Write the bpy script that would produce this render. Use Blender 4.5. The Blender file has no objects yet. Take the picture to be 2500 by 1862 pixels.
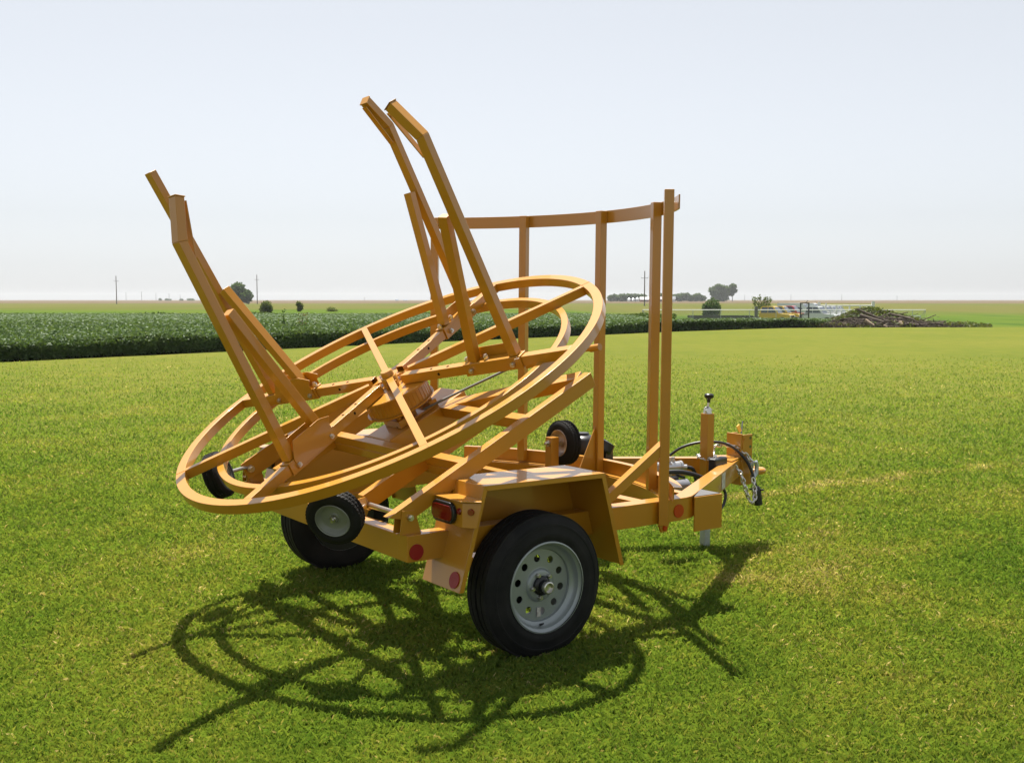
import bpy, bmesh, math, random
import numpy as np
from mathutils import Vector, Matrix
random.seed(7); rng = np.random.default_rng(11)
R = math.radians
S = bpy.context.scene
COL = S.collection
V = Vector

# ------------------------------------------------------------------ materials
def mat(name, col, rough=.5, metal=0., spec=.5, coat=0., bump=None, var=None, trans=0.):
    m = bpy.data.materials.new(name); m.use_nodes = True
    nt = m.node_tree; b = nt.nodes['Principled BSDF']
    b.inputs['Base Color'].default_value = (*col, 1)
    b.inputs['Roughness'].default_value = rough
    b.inputs['Metallic'].default_value = metal
    b.inputs['Specular IOR Level'].default_value = spec
    b.inputs['Coat Weight'].default_value = coat
    b.inputs['Coat Roughness'].default_value = .05; b.inputs['Coat IOR'].default_value = 1.52
    tc = nt.nodes.new('ShaderNodeTexCoord')
    if var:                                     # (scale, amount, second colour)
        n = nt.nodes.new('ShaderNodeTexNoise'); n.inputs['Scale'].default_value = var[0]; n.inputs['Detail'].default_value = 5
        nt.links.new(tc.outputs['Object'], n.inputs['Vector'])
        r = nt.nodes.new('ShaderNodeMapRange'); r.inputs[1].default_value = .35; r.inputs[2].default_value = .7
        r.inputs[4].default_value = var[1]
        nt.links.new(n.outputs['Fac'], r.inputs[0])
        mx = nt.nodes.new('ShaderNodeMix'); mx.data_type = 'RGBA'
        mx.inputs[6].default_value = (*col, 1); mx.inputs[7].default_value = (*var[2], 1)
        nt.links.new(r.outputs[0], mx.inputs[0]); nt.links.new(mx.outputs[2], b.inputs['Base Color'])
    if bump:                                    # (scale, strength, distance)
        n = nt.nodes.new('ShaderNodeTexNoise'); n.inputs['Scale'].default_value = bump[0]; n.inputs['Detail'].default_value = 3
        nt.links.new(tc.outputs['Object'], n.inputs['Vector'])
        bp = nt.nodes.new('ShaderNodeBump'); bp.inputs['Strength'].default_value = bump[1]; bp.inputs['Distance'].default_value = bump[2]
        nt.links.new(n.outputs['Fac'], bp.inputs['Height']); nt.links.new(bp.outputs['Normal'], b.inputs['Normal'])
    if trans:
        t = nt.nodes.new('ShaderNodeBsdfTranslucent'); t.inputs['Color'].default_value = (min(1, col[0]*1.5), min(1, col[1]*1.5), col[2]*.8, 1)
        ms = nt.nodes.new('ShaderNodeMixShader'); ms.inputs[0].default_value = trans
        nt.links.new(b.outputs[0], ms.inputs[1]); nt.links.new(t.outputs[0], ms.inputs[2])
        nt.links.new(ms.outputs[0], nt.nodes['Material Output'].inputs['Surface'])
    return m

PAINT = mat('yellow_paint', (.44, .193, .0075), .37, spec=.5, coat=.55, bump=(55, .03, .0006), var=(7, .35, (.41, .174, .007)))
RUBBER = mat('tyre_rubber', (.009, .009, .009), .7, spec=.2, bump=(60, .25, .002), var=(9, .7, (.022, .021, .02)))
RIM = mat('silver_rim', (.30, .33, .33), .40, metal=.45, spec=.5, bump=(90, .05, .0005))
RIM2 = mat('grey_rim', (.21, .22, .19), .45, metal=.2, bump=(60, .08, .0008))
STEEL = mat('zinc_steel', (.62, .60, .56), .28, metal=.95, bump=(80, .2, .001))
GALV = mat('galvanised', (.50, .54, .53), .42, metal=.7, var=(30, .8, (.36, .40, .40)))
BLACK = mat('black_plastic', (.012, .012, .013), .38, spec=.5)
HOSE = mat('black_hose', (.018, .018, .019), .45)
HOLE = mat('dark_hole', (.012, .008, .004), .9, spec=.1)
REDL = mat('red_lens', (.17, .002, .004), .12, spec=.6, coat=.5, bump=(160, .25, .002))
REDR = mat('red_reflector', (.27, .004, .009), .35, spec=.4, bump=(300, .3, .001))
AMBR = mat('amber_reflector', (.46, .050, .004), .3, spec=.4, bump=(300, .3, .001))
GRIP = mat('grip_tape', (.10, .10, .105), .9, bump=(400, .6, .002))
STICK = mat('sticker', (.62, .60, .55), .5, var=(45, .9, (.25, .22, .20)))
STICKD = mat('sticker_print', (.22, .10, .10), .5)
ALU = mat('pump_housing', (.58, .58, .58), .3, metal=.8)
MOTOR = mat('motor_grey', (.23, .24, .27), .32, metal=.3, coat=.3)
FLAG = mat('yellow_flag', (.72, .36, .01), .6)

# ------------------------------------------------------------------ mesh helpers
class MB:
    def __init__(s): s.bm = bmesh.new()
    def _q(s, vs): 
        try: return s.bm.faces.new(vs)
        except ValueError: return None
    def hexa(s, p):                     # 8 points: bottom loop 0-3, top loop 4-7
        v = [s.bm.verts.new(q) for q in p]
        for f in ((3,2,1,0),(4,5,6,7),(0,1,5,4),(1,2,6,5),(2,3,7,6),(3,0,4,7)): s._q([v[i] for i in f])
        return s
    def box(s, x0, x1, y0, y1, z0, z1):
        return s.hexa([(x0,y0,z0),(x1,y0,z0),(x1,y1,z0),(x0,y1,z0),(x0,y0,z1),(x1,y0,z1),(x1,y1,z1),(x0,y1,z1)])
    def beam(s, p0, p1, w, h, up=(0,0,1), hollow=0., c0=None, c1=None):
        p0, p1 = V(p0), V(p1); d = (p1-p0).normalized(); up = V(up)
        sd = d.cross(up).normalized(); u = sd.cross(d).normalized()
        def ring(p, a, b, cut):
            out = []
            for i, j in ((-1,-1),(1,-1),(1,1),(-1,1)):
                q = p + sd*(i*a/2) + u*(j*b/2)
                if cut is not None:     # cut normal: slide corner along the beam onto the mitre plane
                    n = V(cut); k = d.dot(n)
                    if abs(k) > 1e-4: q = q - d*((q-p).dot(n)/k)
                out.append(q)
            return out
        A, B = ring(p0, w, h, c0), ring(p1, w, h, c1)
        if not hollow: return s.hexa(A + B)
        a, b = ring(p0, w-2*hollow, h-2*hollow, c0), ring(p1, w-2*hollow, h-2*hollow, c1)
        vs = [[s.bm.verts.new(q) for q in L] for L in (A, B, a, b)]
        for i in range(4):
            j = (i+1) % 4
            s._q([vs[0][i], vs[0][j], vs[1][j], vs[1][i]]); s._q([vs[2][j], vs[2][i], vs[3][i], vs[3][j]])
            s._q([vs[0][j], vs[0][i], vs[2][i], vs[2][j]]); s._q([vs[1][i], vs[1][j], vs[3][j], vs[3][i]])
        return s
    def prism(s, pts, off):             # planar polygon extruded by vector off
        off = V(off); a = [s.bm.verts.new(V(p)) for p in pts]; b = [s.bm.verts.new(V(p)+off) for p in pts]
        n = len(pts); s._q(a[::-1]); s._q(b)
        for i in range(n): s._q([a[i], a[(i+1) % n], b[(i+1) % n], b[i]])
        return s
    def cyl(s, p0, p1, r0, r1=None, seg=20, caps=True):
        p0, p1 = V(p0), V(p1); r1 = r0 if r1 is None else r1
        d = (p1-p0).normalized(); a = d.orthogonal().normalized(); b = d.cross(a)
        A = []; B = []
        for i in range(seg):
            t = 2*math.pi*i/seg; e = a*math.cos(t) + b*math.sin(t)
            A.append(s.bm.verts.new(p0+e*r0)); B.append(s.bm.verts.new(p1+e*r1))
        for i in range(seg):
            j = (i+1) % seg; s._q([A[i], A[j], B[j], B[i]])
        if caps: s._q(A[::-1]); s._q(B)
        return s
    def lathe(s, prof, o, ax, seg=48, closed=False):   # prof: (radius, along axis)
        o = V(o); ax = V(ax).normalized(); a = ax.orthogonal().normalized(); b = ax.cross(a); rows = []
        for r, h in prof:
            if r < 1e-6: rows.append([s.bm.verts.new(o+ax*h)])
            else: rows.append([s.bm.verts.new(o+ax*h+(a*math.cos(2*math.pi*i/seg)+b*math.sin(2*math.pi*i/seg))*r) for i in range(seg)])
        pr = list(zip(rows, rows[1:])) + ([(rows[-1], rows[0])] if closed else [])
        for A, B in pr:
            for i in range(seg):
                j = (i+1) % seg
                if len(A) == 1 and len(B) == 1: continue
                if len(A) == 1: s._q([A[0], B[j], B[i]])
                elif len(B) == 1: s._q([A[i], A[j], B[0]])
                else: s._q([A[i], A[j], B[j], B[i]])
        return s
    def path(s, pts, r, seg=8, closed=False, n=1):
        pts = [V(p) for p in pts]
        if isinstance(r, (list, tuple)) and n > 1: r = list(np.interp(np.linspace(0, len(r)-1, (len(r)-1)*n+1), range(len(r)), r))
        if n > 1: pts = smooth(pts, n)
        N = len(pts); rows = []; prev = None
        for i, p in enumerate(pts):
            if closed: d = pts[(i+1) % N] - pts[i-1]
            else: d = pts[min(i+1, N-1)] - pts[max(i-1, 0)]
            d.normalize()
            a = d.orthogonal().normalized() if prev is None else (prev - d*prev.dot(d)).normalized()
            prev = a; b = d.cross(a); rr = r[i] if isinstance(r, (list, tuple)) else r
            rows.append([s.bm.verts.new(p+(a*math.cos(2*math.pi*k/seg)+b*math.sin(2*math.pi*k/seg))*rr) for k in range(seg)])
        pr = list(zip(rows, rows[1:])) + ([(rows[-1], rows[0])] if closed else [])
        for A, B in pr:
            for i in range(seg):
                j = (i+1) % seg; s._q([A[i], A[j], B[j], B[i]])
        if not closed: s._q(rows[0][::-1]); s._q(rows[-1])
        return s
    def build(s, name, m, parent=None, bevel=0., smooth=True):
        bmesh.ops.recalc_face_normals(s.bm, faces=s.bm.faces)
        me = bpy.data.meshes.new(name); s.bm.to_mesh(me); s.bm.free()
        me.materials.append(m)
        if smooth: me.polygons.foreach_set('use_smooth', [True]*len(me.polygons))
        o = bpy.data.objects.new(name, me); COL.objects.link(o)
        if parent: o.parent = parent
        if smooth:
            me.set_sharp_from_angle(angle=R(38))
        if bevel:
            b = o.modifiers.new('bevel', 'BEVEL'); b.width = bevel; b.segments = 2; b.limit_method = 'ANGLE'; b.angle_limit = R(38); b.harden_normals = True
        return o

def smooth(p, n):
    out = []
    for i in range(len(p)-1):
        a, b, c, d = p[max(i-1,0)], p[i], p[i+1], p[min(i+2,len(p)-1)]
        for k in range(n):
            t = k/n
            out.append(.5*((2*b)+(c-a)*t+(2*a-5*b+4*c-d)*t*t+(3*b-a-3*c+d)*t**3))
    return out+[p[-1]]

def tag(o, label=None, cat=None, group=None, kind=None):
    if label: o['label'] = label
    if cat: o['category'] = cat
    if group: o['group'] = group
    if kind: o['kind'] = kind
    return o
def empty(name, loc, rz=0, label=None, cat=None, group=None):
    o = bpy.data.objects.new(name, None); COL.objects.link(o); o.location = loc; o.rotation_euler = (0, 0, rz)
    o.empty_display_size = .2
    return tag(o, label, cat, group)
def copy_tree(o, parent=None):
    c = o.copy(); COL.objects.link(c)
    if parent: c.parent = parent
    for ch in list(o.children): copy_tree(ch, c)
    return c
def np_mesh(name, verts, k, m, parent=None, attrs=None, smooth=False):
    """verts (N*k,3): N separate polygons of k corners each"""
    verts = np.ascontiguousarray(verts, np.float32); n = len(verts)//k
    me = bpy.data.meshes.new(name); me.vertices.add(len(verts)); me.vertices.foreach_set('co', verts.ravel())
    me.loops.add(n*k); me.loops.foreach_set('vertex_index', np.arange(n*k, dtype=np.int32))
    me.polygons.add(n); me.polygons.foreach_set('loop_start', np.arange(0, n*k, k, dtype=np.int32))
    if attrs:
        for an, av in attrs.items():
            a = me.attributes.new(an, 'FLOAT', 'POINT'); a.data.foreach_set('value', np.repeat(av, k).astype(np.float32))
    me.materials.append(m); me.update(); me.validate()
    o = bpy.data.objects.new(name, me); COL.objects.link(o)
    if parent: o.parent = parent
    return o
def leaf_quads(c, s, up=.35, aspect=.62):
    """leaf-sized faces with random facing around centres c, half-length s"""
    n = len(c); d = rng.normal(size=(n,3)); d[:,2] += up*rng.normal(size=n); d /= np.linalg.norm(d, axis=1)[:,None]
    e = rng.normal(size=(n,3)); e -= d*(e*d).sum(1)[:,None]; e /= np.linalg.norm(e, axis=1)[:,None]
    s = np.asarray(s).reshape(-1,1) if np.ndim(s) else np.full((n,1), s)
    a, b = d*s, e*s*aspect
    return np.stack([c-a, c-a*.1+b, c+a, c-a*.1-b], 1).reshape(-1,3)

# ------------------------------------------------------------------ camera (from the photograph's measured geometry)
CAMH, FPX = 1.6724, 2616.3
cam = bpy.data.cameras.new('camera'); co = bpy.data.objects.new('camera', cam); COL.objects.link(co)
cam.sensor_width = 36; cam.lens = 36*FPX/2500; cam.clip_start = .1; cam.clip_end = 12000
co.location = (0, 0, CAMH); co.rotation_euler = (R(90)-math.atan(200/FPX), 0, 0)
S.camera = co
def at(px, py, d):                       # place on the ray of a photo pixel at depth d
    th = math.atan(200/FPX); a = (px-1250)/FPX; b = -(py-931)/FPX
    v = V((a, math.cos(th)+b*math.sin(th), -math.sin(th)+b*math.cos(th))); return V((0,0,CAMH)) + v*(d/v.y)

# ------------------------------------------------------------------ light
AZ, EL = R(-10.8), R(66)
DUST, SKYG, SKYS = 1.1, .72, .098
w = bpy.data.worlds.new('World'); S.world = w; w.use_nodes = True
nt = w.node_tree; bg = nt.nodes['Background']
sky = nt.nodes.new('ShaderNodeTexSky'); sky.sky_type = 'NISHITA'; sky.sun_disc = False
sky.sun_elevation = EL; sky.sun_rotation = AZ % (2*math.pi); sky.altitude = 200; sky.air_density = 1.0; sky.dust_density = DUST; sky.ozone_density = 1.0
hs = nt.nodes.new('ShaderNodeHueSaturation'); hs.inputs['Saturation'].default_value = .22
nt.links.new(sky.outputs[0], hs.inputs['Color']); gm = nt.nodes.new('ShaderNodeGamma'); gm.inputs[1].default_value = SKYG
nt.links.new(hs.outputs[0], gm.inputs[0])
wb = nt.nodes.new('ShaderNodeMix'); wb.data_type = 'RGBA'; wb.blend_type = 'MULTIPLY'; wb.inputs[0].default_value = 1; wb.inputs[7].default_value = (.965, .99, 1.03, 1)
nt.links.new(gm.outputs[0], wb.inputs[6]); nt.links.new(wb.outputs[2], bg.inputs['Color']); bg.inputs['Strength'].default_value = SKYS
sl = bpy.data.lights.new('sun', 'SUN'); sl.energy = 5.0; sl.angle = R(.6); sl.color = (1, .95, .86)
so = bpy.data.objects.new('sun', sl); COL.objects.link(so)
sd = V((math.sin(AZ)*math.cos(EL), math.cos(AZ)*math.cos(EL), math.sin(EL)))
so.rotation_euler = sd.to_track_quat('Z', 'Y').to_euler(); so.location = (-5, 20, 30)
S.view_settings.view_transform = 'Standard'; S.view_settings.look = 'None'; S.view_settings.gamma = 1
S.view_settings.exposure = 1.2

# ================================================================== TRAILER (frame: x forward, y far side, z up)
TR = empty('reel_trailer', (-.4971, 5.7807, 0), R(36.41), 'orange-yellow single-axle reel trailer with a tilted turntable and four upright arms, parked on the lawn', 'trailer')
TR.rotation_euler = (0, .0107, R(36.41))
P = lambda mb, name, m=PAINT, par=TR, bv=.003: mb.build(name, m, par, bv)
TILT = .4819; ct, st = math.cos(TILT), math.sin(TILT)
U, Yv, N = V((ct,0,st)), V((0,1,0)), V((-st,0,ct))
C = V((-.2119, 0, 1.2678))
def T(a, b, n=0.): return C + U*a + Yv*b + N*n            # turntable coordinates
def L(u, y, l): return U*u + Yv*y + N*l                    # tilt-frame coordinates
LA = .958
RY, ZT, ZB = .919, .624, .504                              # side rails

# --- chassis
for s in (-1, 1):
    path = [(-.641, RY), (1.02, RY), (1.10, RY-.004), (1.16, RY-.02), (1.22, RY-.055), (1.30, RY-.106), (2.50, .055)]
    mb = MB(); bm = mb.bm; rows = []
    for i, (x, y) in enumerate(path):
        a = V(path[max(i-1,0)]); b = V(path[min(i+1,len(path)-1)]); d = (b-a).normalized(); n = V((d.y, -d.x))
        if n.y > 0: n = -n
        wd = .088 if i < 6 else .075
        q = V((x, y)) + n*wd/ max(.9, 1)
        rows.append([bm.verts.new((x, s*y, ZB)), bm.verts.new((x, s*y, ZT)), bm.verts.new((q.x, s*q.y, ZT)), bm.verts.new((q.x, s*q.y, ZB))])
    for A, B in zip(rows, rows[1:]):
        for i in range(4): mb._q([A[i], A[(i+1)%4], B[(i+1)%4], B[i]])
    mb._q(rows[0]); mb._q(rows[-1][::-1])
    P(mb, 'side_rail')
    # step wedge between the rail and the tongue
    mb = MB()
    mb.prism([(1.16, s*(RY+.004), .430), (1.375, s*(RY+.004), .430), (1.375, s*(RY+.004), .619), (1.16, s*(RY+.004), .619)], (0, -s*.008, 0))
    mb.prism([(1.375, s*(RY-.004), .430), (1.375, s*(RY-.20), .430), (1.375, s*(RY-.20), .619), (1.375, s*(RY-.004), .619)], (-.008, 0, 0))
    st_ = P(mb, 'step_plate', bv=.002)
    P(MB().prism([(1.165, s*(RY-.006), .612), (1.365, s*(RY-.006), .612), (1.365, s*(RY-.15), .612)], (0, 0, .010)), 'grip_pad', GRIP, st_, 0)
mb = MB()
mb.beam((-.60, -RY+.088, .56), (-.60, RY-.088, .56), .075, .115)
P(mb, 'rear_crossmember')
P(MB().beam((.86, -RY+.088, .563), (.86, RY-.088, .563), .075, .10), 'middle_crossmember')
P(MB().beam((1.30, -.72, .555), (1.30, .72, .555), .06, .09), 'front_crossmember')
P(MB().beam((0, -.86, .34), (0, .86, .34), .075, .075), 'axle')
for s in (-1, 1):
    mb = MB()
    mb.prism([(-.16, s*.79, ZB), (.16, s*.79, ZB), (.07, s*.79, .30), (-.07, s*.79, .30)], (0, s*.06, 0))
    P(mb, 'axle_hanger')
# hitch
mb = MB()
mb.prism([(2.30, -.16, ZT+.002), (2.50, -.06, ZT+.002), (2.50, .06, ZT+.002), (2.30, .16, ZT+.002)], (0, 0, .008))
P(mb, 'tongue_plate')
mb = MB(); mb.box(2.492, 2.504, -.066, .066, .44, .79)
for s in (-1, 1): mb.box(2.504, 2.60, s*.066-.005, s*.066+.005, .44, .785)
hc = P(mb, 'hitch_channel')
HD = mat('hole_daylight', (.10, .14, .02), .8)
for z in (.555, .63, .70, .76):
    for s in (-1, 1): MB().cyl((2.578, s*.0725, z), (2.578, s*.0595, z), .0105, seg=12).build('bolt_hole', HD, hc)
mb = MB(); mb.box(2.504, 2.60, -.045, .045, .485, .545); mb.cyl((2.58, 0, .515), (2.66, 0, .515), .026)
mb.lathe([(.052+.022*math.cos(a), .022*math.sin(a)) for a in np.linspace(0, 2*math.pi, 15)[:-1]], (2.718, 0, .515), (0,0,1), 32, closed=True)
P(mb, 'lunette_ring', bv=0)
P(MB().path([(2.47, -.03, .66), (2.50, -.06, .72), (2.52, -.075, .76)], .006), 'latch_rod')
mb = MB(); mb.path([(2.545, -.02, .765), (2.59, .02, .80), (2.66, .075, .855)], .0045)
fr = P(mb, 'breakaway_rod', BLACK, bv=0)
MB().prism([(2.54, .0, .79), (2.575, .012, .80), (2.57, .03, .845), (2.535, .02, .832)], (.004, -.004, 0)).build('warning_flag', FLAG, fr)
# jack
mb = MB(); mb.beam((2.228, 0, .40), (2.228, 0, .94), .064, .064, up=(1,0,0), hollow=.005); mb.beam((2.228, 0, .90), (2.228, 0, .938), .056, .056, up=(1,0,0))
jk = P(mb, 'jack_post')
P(MB().beam((2.228, 0, .03), (2.228, 0, .45), .050, .050, up=(1,0,0)), 'jack_leg', GALV, jk)
mb = MB(); mb.cyl((2.228,0,.938), (2.228,0,.972), .030, .026); mb.cyl((2.205,-.02,.96), (2.20,-.035,.962), .017); mb.cyl((2.228,0,.972), (2.232,0,.984), .024, .012); mb.cyl((2.232,0,.984),(2.236,0,1.022), .008)
mb.box(2.24, 2.268, -.012, .012, .957, .967)
mb.build('jack_fitting', STEEL, jk)
MB().lathe([(0,0),(.010,0),(.013,.022),(.026,.030),(.032,.040),(.031,.052),(.022,.060),(0,.056)], (2.236,0,1.012), (.06,0,1), 24).build('jack_knob', BLACK, jk)

# --- wheels on the axle
def wheel(s):
    y0 = s*1.0147; ax = (0, s, 0); o = (0, y0, .34)
    prof = [(.212,-.092),(.245,-.099),(.285,-.097),(.318,-.084),(.330,-.070)]
    for k, h in enumerate((-.066,-.046,-.041,-.017,-.012,.012,.017,.041,.046,.066)): prof.append((.340 if k % 4 in (0,1) else (.340 if k%4==3 else .340), h)) if False else None
    for a, b in ((-.068,-.042),(-.034,-.008),(.000,.000),(.008,.034),(.042,.068)):
        if a == b: continue
        prof += [(.331, a-.001), (.340, a), (.3405, (a+b)/2), (.340, b), (.331, b+.001)]
    prof += [(.330,.070),(.318,.084),(.300,.091),(.298,.0945),(.290,.0965),(.288,.0945),(.255,.099),(.250,.101),(.232,.098),(.212,.092)]
    t = MB().lathe(prof, o, ax, 96).build('wheel', RUBBER, TR)
    # rim barrel
    MB().lathe([(.209,.100),(.2155,.098),(.2155,.090),(.206,.086),(.198,.080),(.193,.060),(.185,.052),(.172,.046),(.168,.030),(.168,-.085),(.21,-.095)], o, ax, 64).build('rim', RIM, t)
    rb = .208 if s > 0 else .118
    MB().lathe([(.02,-.098),(rb,-.098),(rb+.002,-.094)]+([(rb+.002,-.02),(.03,-.018)] if s < 0 else []), o, ax, 48).build('dark_backing', BLACK, t)  # black disc added behind the rim to darken the inside of the wheel
    # disc with ten round vent holes
    bm = bmesh.new(); edges = []
    def ring(r, cx, cz, n, h=0):
        vs = [bm.verts.new((cx+r*math.cos(2*math.pi*i/n), 0, cz+r*math.sin(2*math.pi*i/n))) for i in range(n)]
        for i in range(n): edges.append(bm.edges.new((vs[i], vs[(i+1) % n])))
    ring(.1685, 0, 0, 60); ring(.084, 0, 0, 40)
    for k in range(10):
        a = 2*math.pi*(k+.5)/10 + .12; ring(.0178, .128*math.cos(a), .128*math.sin(a), 18)
    bmesh.ops.triangle_fill(bm, use_beauty=True, use_dissolve=False, edges=edges)
    for f in [f for f in bm.faces if any((f.calc_center_median()-V((.128*math.cos(2*math.pi*(k+.5)/10+.12), 0, .128*math.sin(2*math.pi*(k+.5)/10+.12)))).length < .012 for k in range(10)) or f.calc_center_median().length < .080]:
        bm.faces.remove(f)
    for v in bm.verts:
        v.co.y = s*(.034); v.co += V((0, y0, .34))
    me = bpy.data.meshes.new('vented_disc'); bm.to_mesh(me); bm.free(); me.materials.append(RIM)
    d = bpy.data.objects.new('vented_disc', me); COL.objects.link(d); d.parent = t
    so_ = d.modifiers.new('thick', 'SOLIDIFY'); so_.thickness = .005
    MB().lathe([(.085,.033),(.079,.034),(.073,.044),(.066,.047),(.040,.047),(.040,.030)], o, ax, 40).build('hub_dish', RIM, t)
    mb = MB().lathe([(.0465,.046),(.0465,.060),(.040,.066),(.031,.068),(.030,.088),(.0,.088)], o, ax, 32); mb.build('hub', BLACK, t)
    MB().lathe([(.027,.080),(.029,.084),(.029,.108),(.025,.111),(.023,.111),(.022,.096),(0,.095)], o, ax, 32).build('bearing_cap', STEEL, t)
    for k in range(5):
        a = R(90)+2*math.pi*(k+.35)/5; c = V((.057*math.cos(a), y0, .34+.057*math.sin(a)))
        mb = MB(); mb.cyl(c+V((0,s*.046,0)), c+V((0,s*.062,0)), .0105, seg=6); mb.cyl(c+V((0,s*.060,0)), c+V((0,s*.070,0)), .0065, seg=10); mb.build('lug_nut', STEEL, t)
    if s < 0:
        MB().path([(-.005, y0-.05, .34-.186), (-.012, y0-.075, .34-.176), (-.014, y0-.085, .34-.170)], [.006,.005,.004]).build('valve_stem', BLACK, t)
        c = V((-.004, y0-.0385, .34-.128))
        mb = MB().box(c.x-.013, c.x+.010, c.y-.001, c.y+.001, c.z-.022, c.z+.022); lb = mb.build('rim_sticker', STICK, t, smooth=False)
    return t
wheel(-1); wheel(1)

# --- fenders with lamps
def fender(s):
    pr = [(-.490,.385),(-.362,.848),(.347,.846),(.480,.380)] if s < 0 else [(-.476,.435),(-.362,.848),(.347,.846),(.480,.380)]
    yi, yo = .80, 1.108; th = .005
    mb = MB()
    for (a, b) in zip(pr, pr[1:]):
        d = (V((b[0],b[1]))-V((a[0],a[1]))).normalized(); n = V((-d.y, d.x))*-th
        if n.y > 0 and False: n = -n
        mb.prism([(a[0], s*yi, a[1]), (b[0], s*yi, b[1]), (b[0], s*yo, b[1]), (a[0], s*yo, a[1])], (n.x, 0, n.y))
    def inset(k):
        out = []
        cen = V((0,.40))
        for i, p in enumerate(pr):
            if i == 0: out.append((p[0]+k/ .96, p[1]))
            elif i == 3: out.append((p[0]-k/.96, p[1]))
            else: out.append((p[0]+(k*.76 if i == 1 else -k*.76), p[1]-k))
        return out
    q = inset(.024)
    for i in range(3):                  # outer lip
        mb.prism([(pr[i][0], s*yo, pr[i][1]), (pr[i+1][0], s*yo, pr[i+1][1]), (q[i+1][0], s*yo, q[i+1][1]), (q[i][0], s*yo, q[i][1])], (0, -s*th, 0))
    f = P(mb, 'fender', bv=.002)
    P(MB().prism([(p[0], s*(yi+.004), max(p[1], .50)) for p in ((-.458,.5),(-.362,.843),(.347,.841),(.447,.5))], (0, -s*.004, 0)), 'inner_skirt', PAINT, f, 0)
    # lamp housing on the sloping rear panel
    xa = lambda z: -.362 - (.848-z)*.128/.463
    z1, z0 = .781, .672; xf = -.468
    ys = [.872, 1.095, 1.172, 1.108]
    mb = MB()
    bt = [(xa(z0)+.002, s*.872, z0), (xf, s*.872, z0), (xf, s*1.095, z0), (xa(z0)-.018, s*1.150, z0), (xa(z0)+.002, s*1.108, z0)]
    tp = [(xa(z1)+.002, s*.872, z1), (xf, s*.872, z1), (xf, s*1.095, z1), (xa(z1)-.02, s*1.150, z1), (xa(z1)+.002, s*1.108, z1)]
    a = [mb.bm.verts.new(p) for p in bt]; b = [mb.bm.verts.new(p) for p in tp]
    mb._q(a[::-1]); mb._q(b)
    for i in range(5): mb._q([a[i], a[(i+1)%5], b[(i+1)%5], b[i]])
    lip = [(xa(z1)+.002, s*.872, z1+.003), (xf-.012, s*.866, z1+.003), (xf-.012, s*1.098, z1+.003), (xa(z1)-.028, s*1.158, z1+.003), (xa(z1)+.002, s*1.112, z1+.003)]
    mb.prism(lip, (0, 0, .006))
    h = P(mb, 'lamp_housing', bv=.002)
    def oval(yc, zc, w, hh, r, x0, x1, n=10):
        pts = []
        for cx, cz, a0 in ((w/2-r, hh/2-r, 0), (-(w/2-r), hh/2-r, 90), (-(w/2-r), -(hh/2-r), 180), (w/2-r, -(hh/2-r), 270)):
            for k in range(n+1): t = R(a0+90*k/n); pts.append((x0, yc+cx+r*math.cos(t), zc+cz+r*math.sin(t)))
        return MB().prism(pts, (x1-x0, 0, 0))
    tl = P(oval(s*.963, .7255, .186, .098, .045, xf-.001, xf-.021), 'tail_light', BLACK, TR, .006)
    P(oval(s*.963, .7255, .158, .068, .022, xf-.020, xf-.0245), 'lens', REDL, tl, .002)
    l2 = MB().cyl((xf-.001, s*1.074, .742), (xf-.008, s*1.074, .742), .0155, .013).build('marker_light', REDL, TR)
    nn = V((-.6, s*.62, 0)).normalized(); nn = V((xa(.73)-.02-xf, 0, 0)); 
    pa, pb = V((xf, s*1.095, .742)), V((xa(.73)-.02, s*1.150, .742)); d = (pb-pa).normalized(); nn = V((d.y*-s*-1, 0, 0))
    nrm = V((-abs(d.y), s*abs(d.x), 0)); mid = (pa+pb)/2
    MB().cyl(mid+nrm*.001, mid+nrm*.008, .0155, .013).build('marker_light', REDL, TR)
    # round reflector near the foot of the rear panel
    z = .432; n2 = V((-.463, 0, .128)).normalized()*1; c = V((xa(z), s*1.052, z))
    MB().cyl(c+n2*.001, c+n2*.005, .037, seg=32).build('round_reflector', REDR if s < 0 else REDR, TR)
fender(-1); fender(1)
for s in (-1, 1):
    MB().cyl((-.595, s*(RY+.0005), .548), (-.595, s*(RY+.005), .548), .036, seg=32).build('round_reflector', REDR, TR)
    MB().cyl((1.040, s*(RY+.0005), .557), (1.040, s*(RY+.005), .557), .036, seg=32).build('amber_reflector', AMBR, TR)
    lb = P(MB().prism([(.90, s*.90, ZB), (.985, s*.90, ZB), (.965, s*.90, .452), (.925, s*.90, .452)], (0, s*.012, 0)), 'lamp_bracket', bv=.001)
    MB().cyl((.946, s*.912, .474), (.946, s*.920, .474), .015, .012).build('side_marker', AMBR, lb)

# --- front guard: posts, curved bands
XA, RC = -.2305, 1.4976
pa = lambda a, r=RC, z=0: (XA+r*math.cos(a), r*math.sin(a), z)
dp = .416
for a, r, z0, z1 in ((2*dp, RC, .64, 2.2193), (dp, RC, .64, 2.2193), (0, RC, .60, 2.2193), (-dp, RC, .62, 2.2193), (-.692, 1.475, .50, 2.246)):
    e = (math.cos(a), math.sin(a), 0)
    mb = MB().beam(pa(a, r, z0), pa(a, r, z1), .050, .050, up=e); P(mb, 'guard_post')
def arc_band(r0, r1, z0, z1, a0, a1, n=40):
    mb = MB(); rows = []
    for i in range(n+1):
        a = a0+(a1-a0)*i/n; rows.append([mb.bm.verts.new(pa(a, r, z)) for r, z in ((r0,z0),(r1,z0),(r1,z1),(r0,z1))])
    for A, B in zip(rows, rows[1:]):
        for i in range(4): mb._q([A[i], A[(i+1)%4], B[(i+1)%4], B[i]])
    mb._q(rows[0]); mb._q(rows[-1][::-1]); return mb
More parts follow.
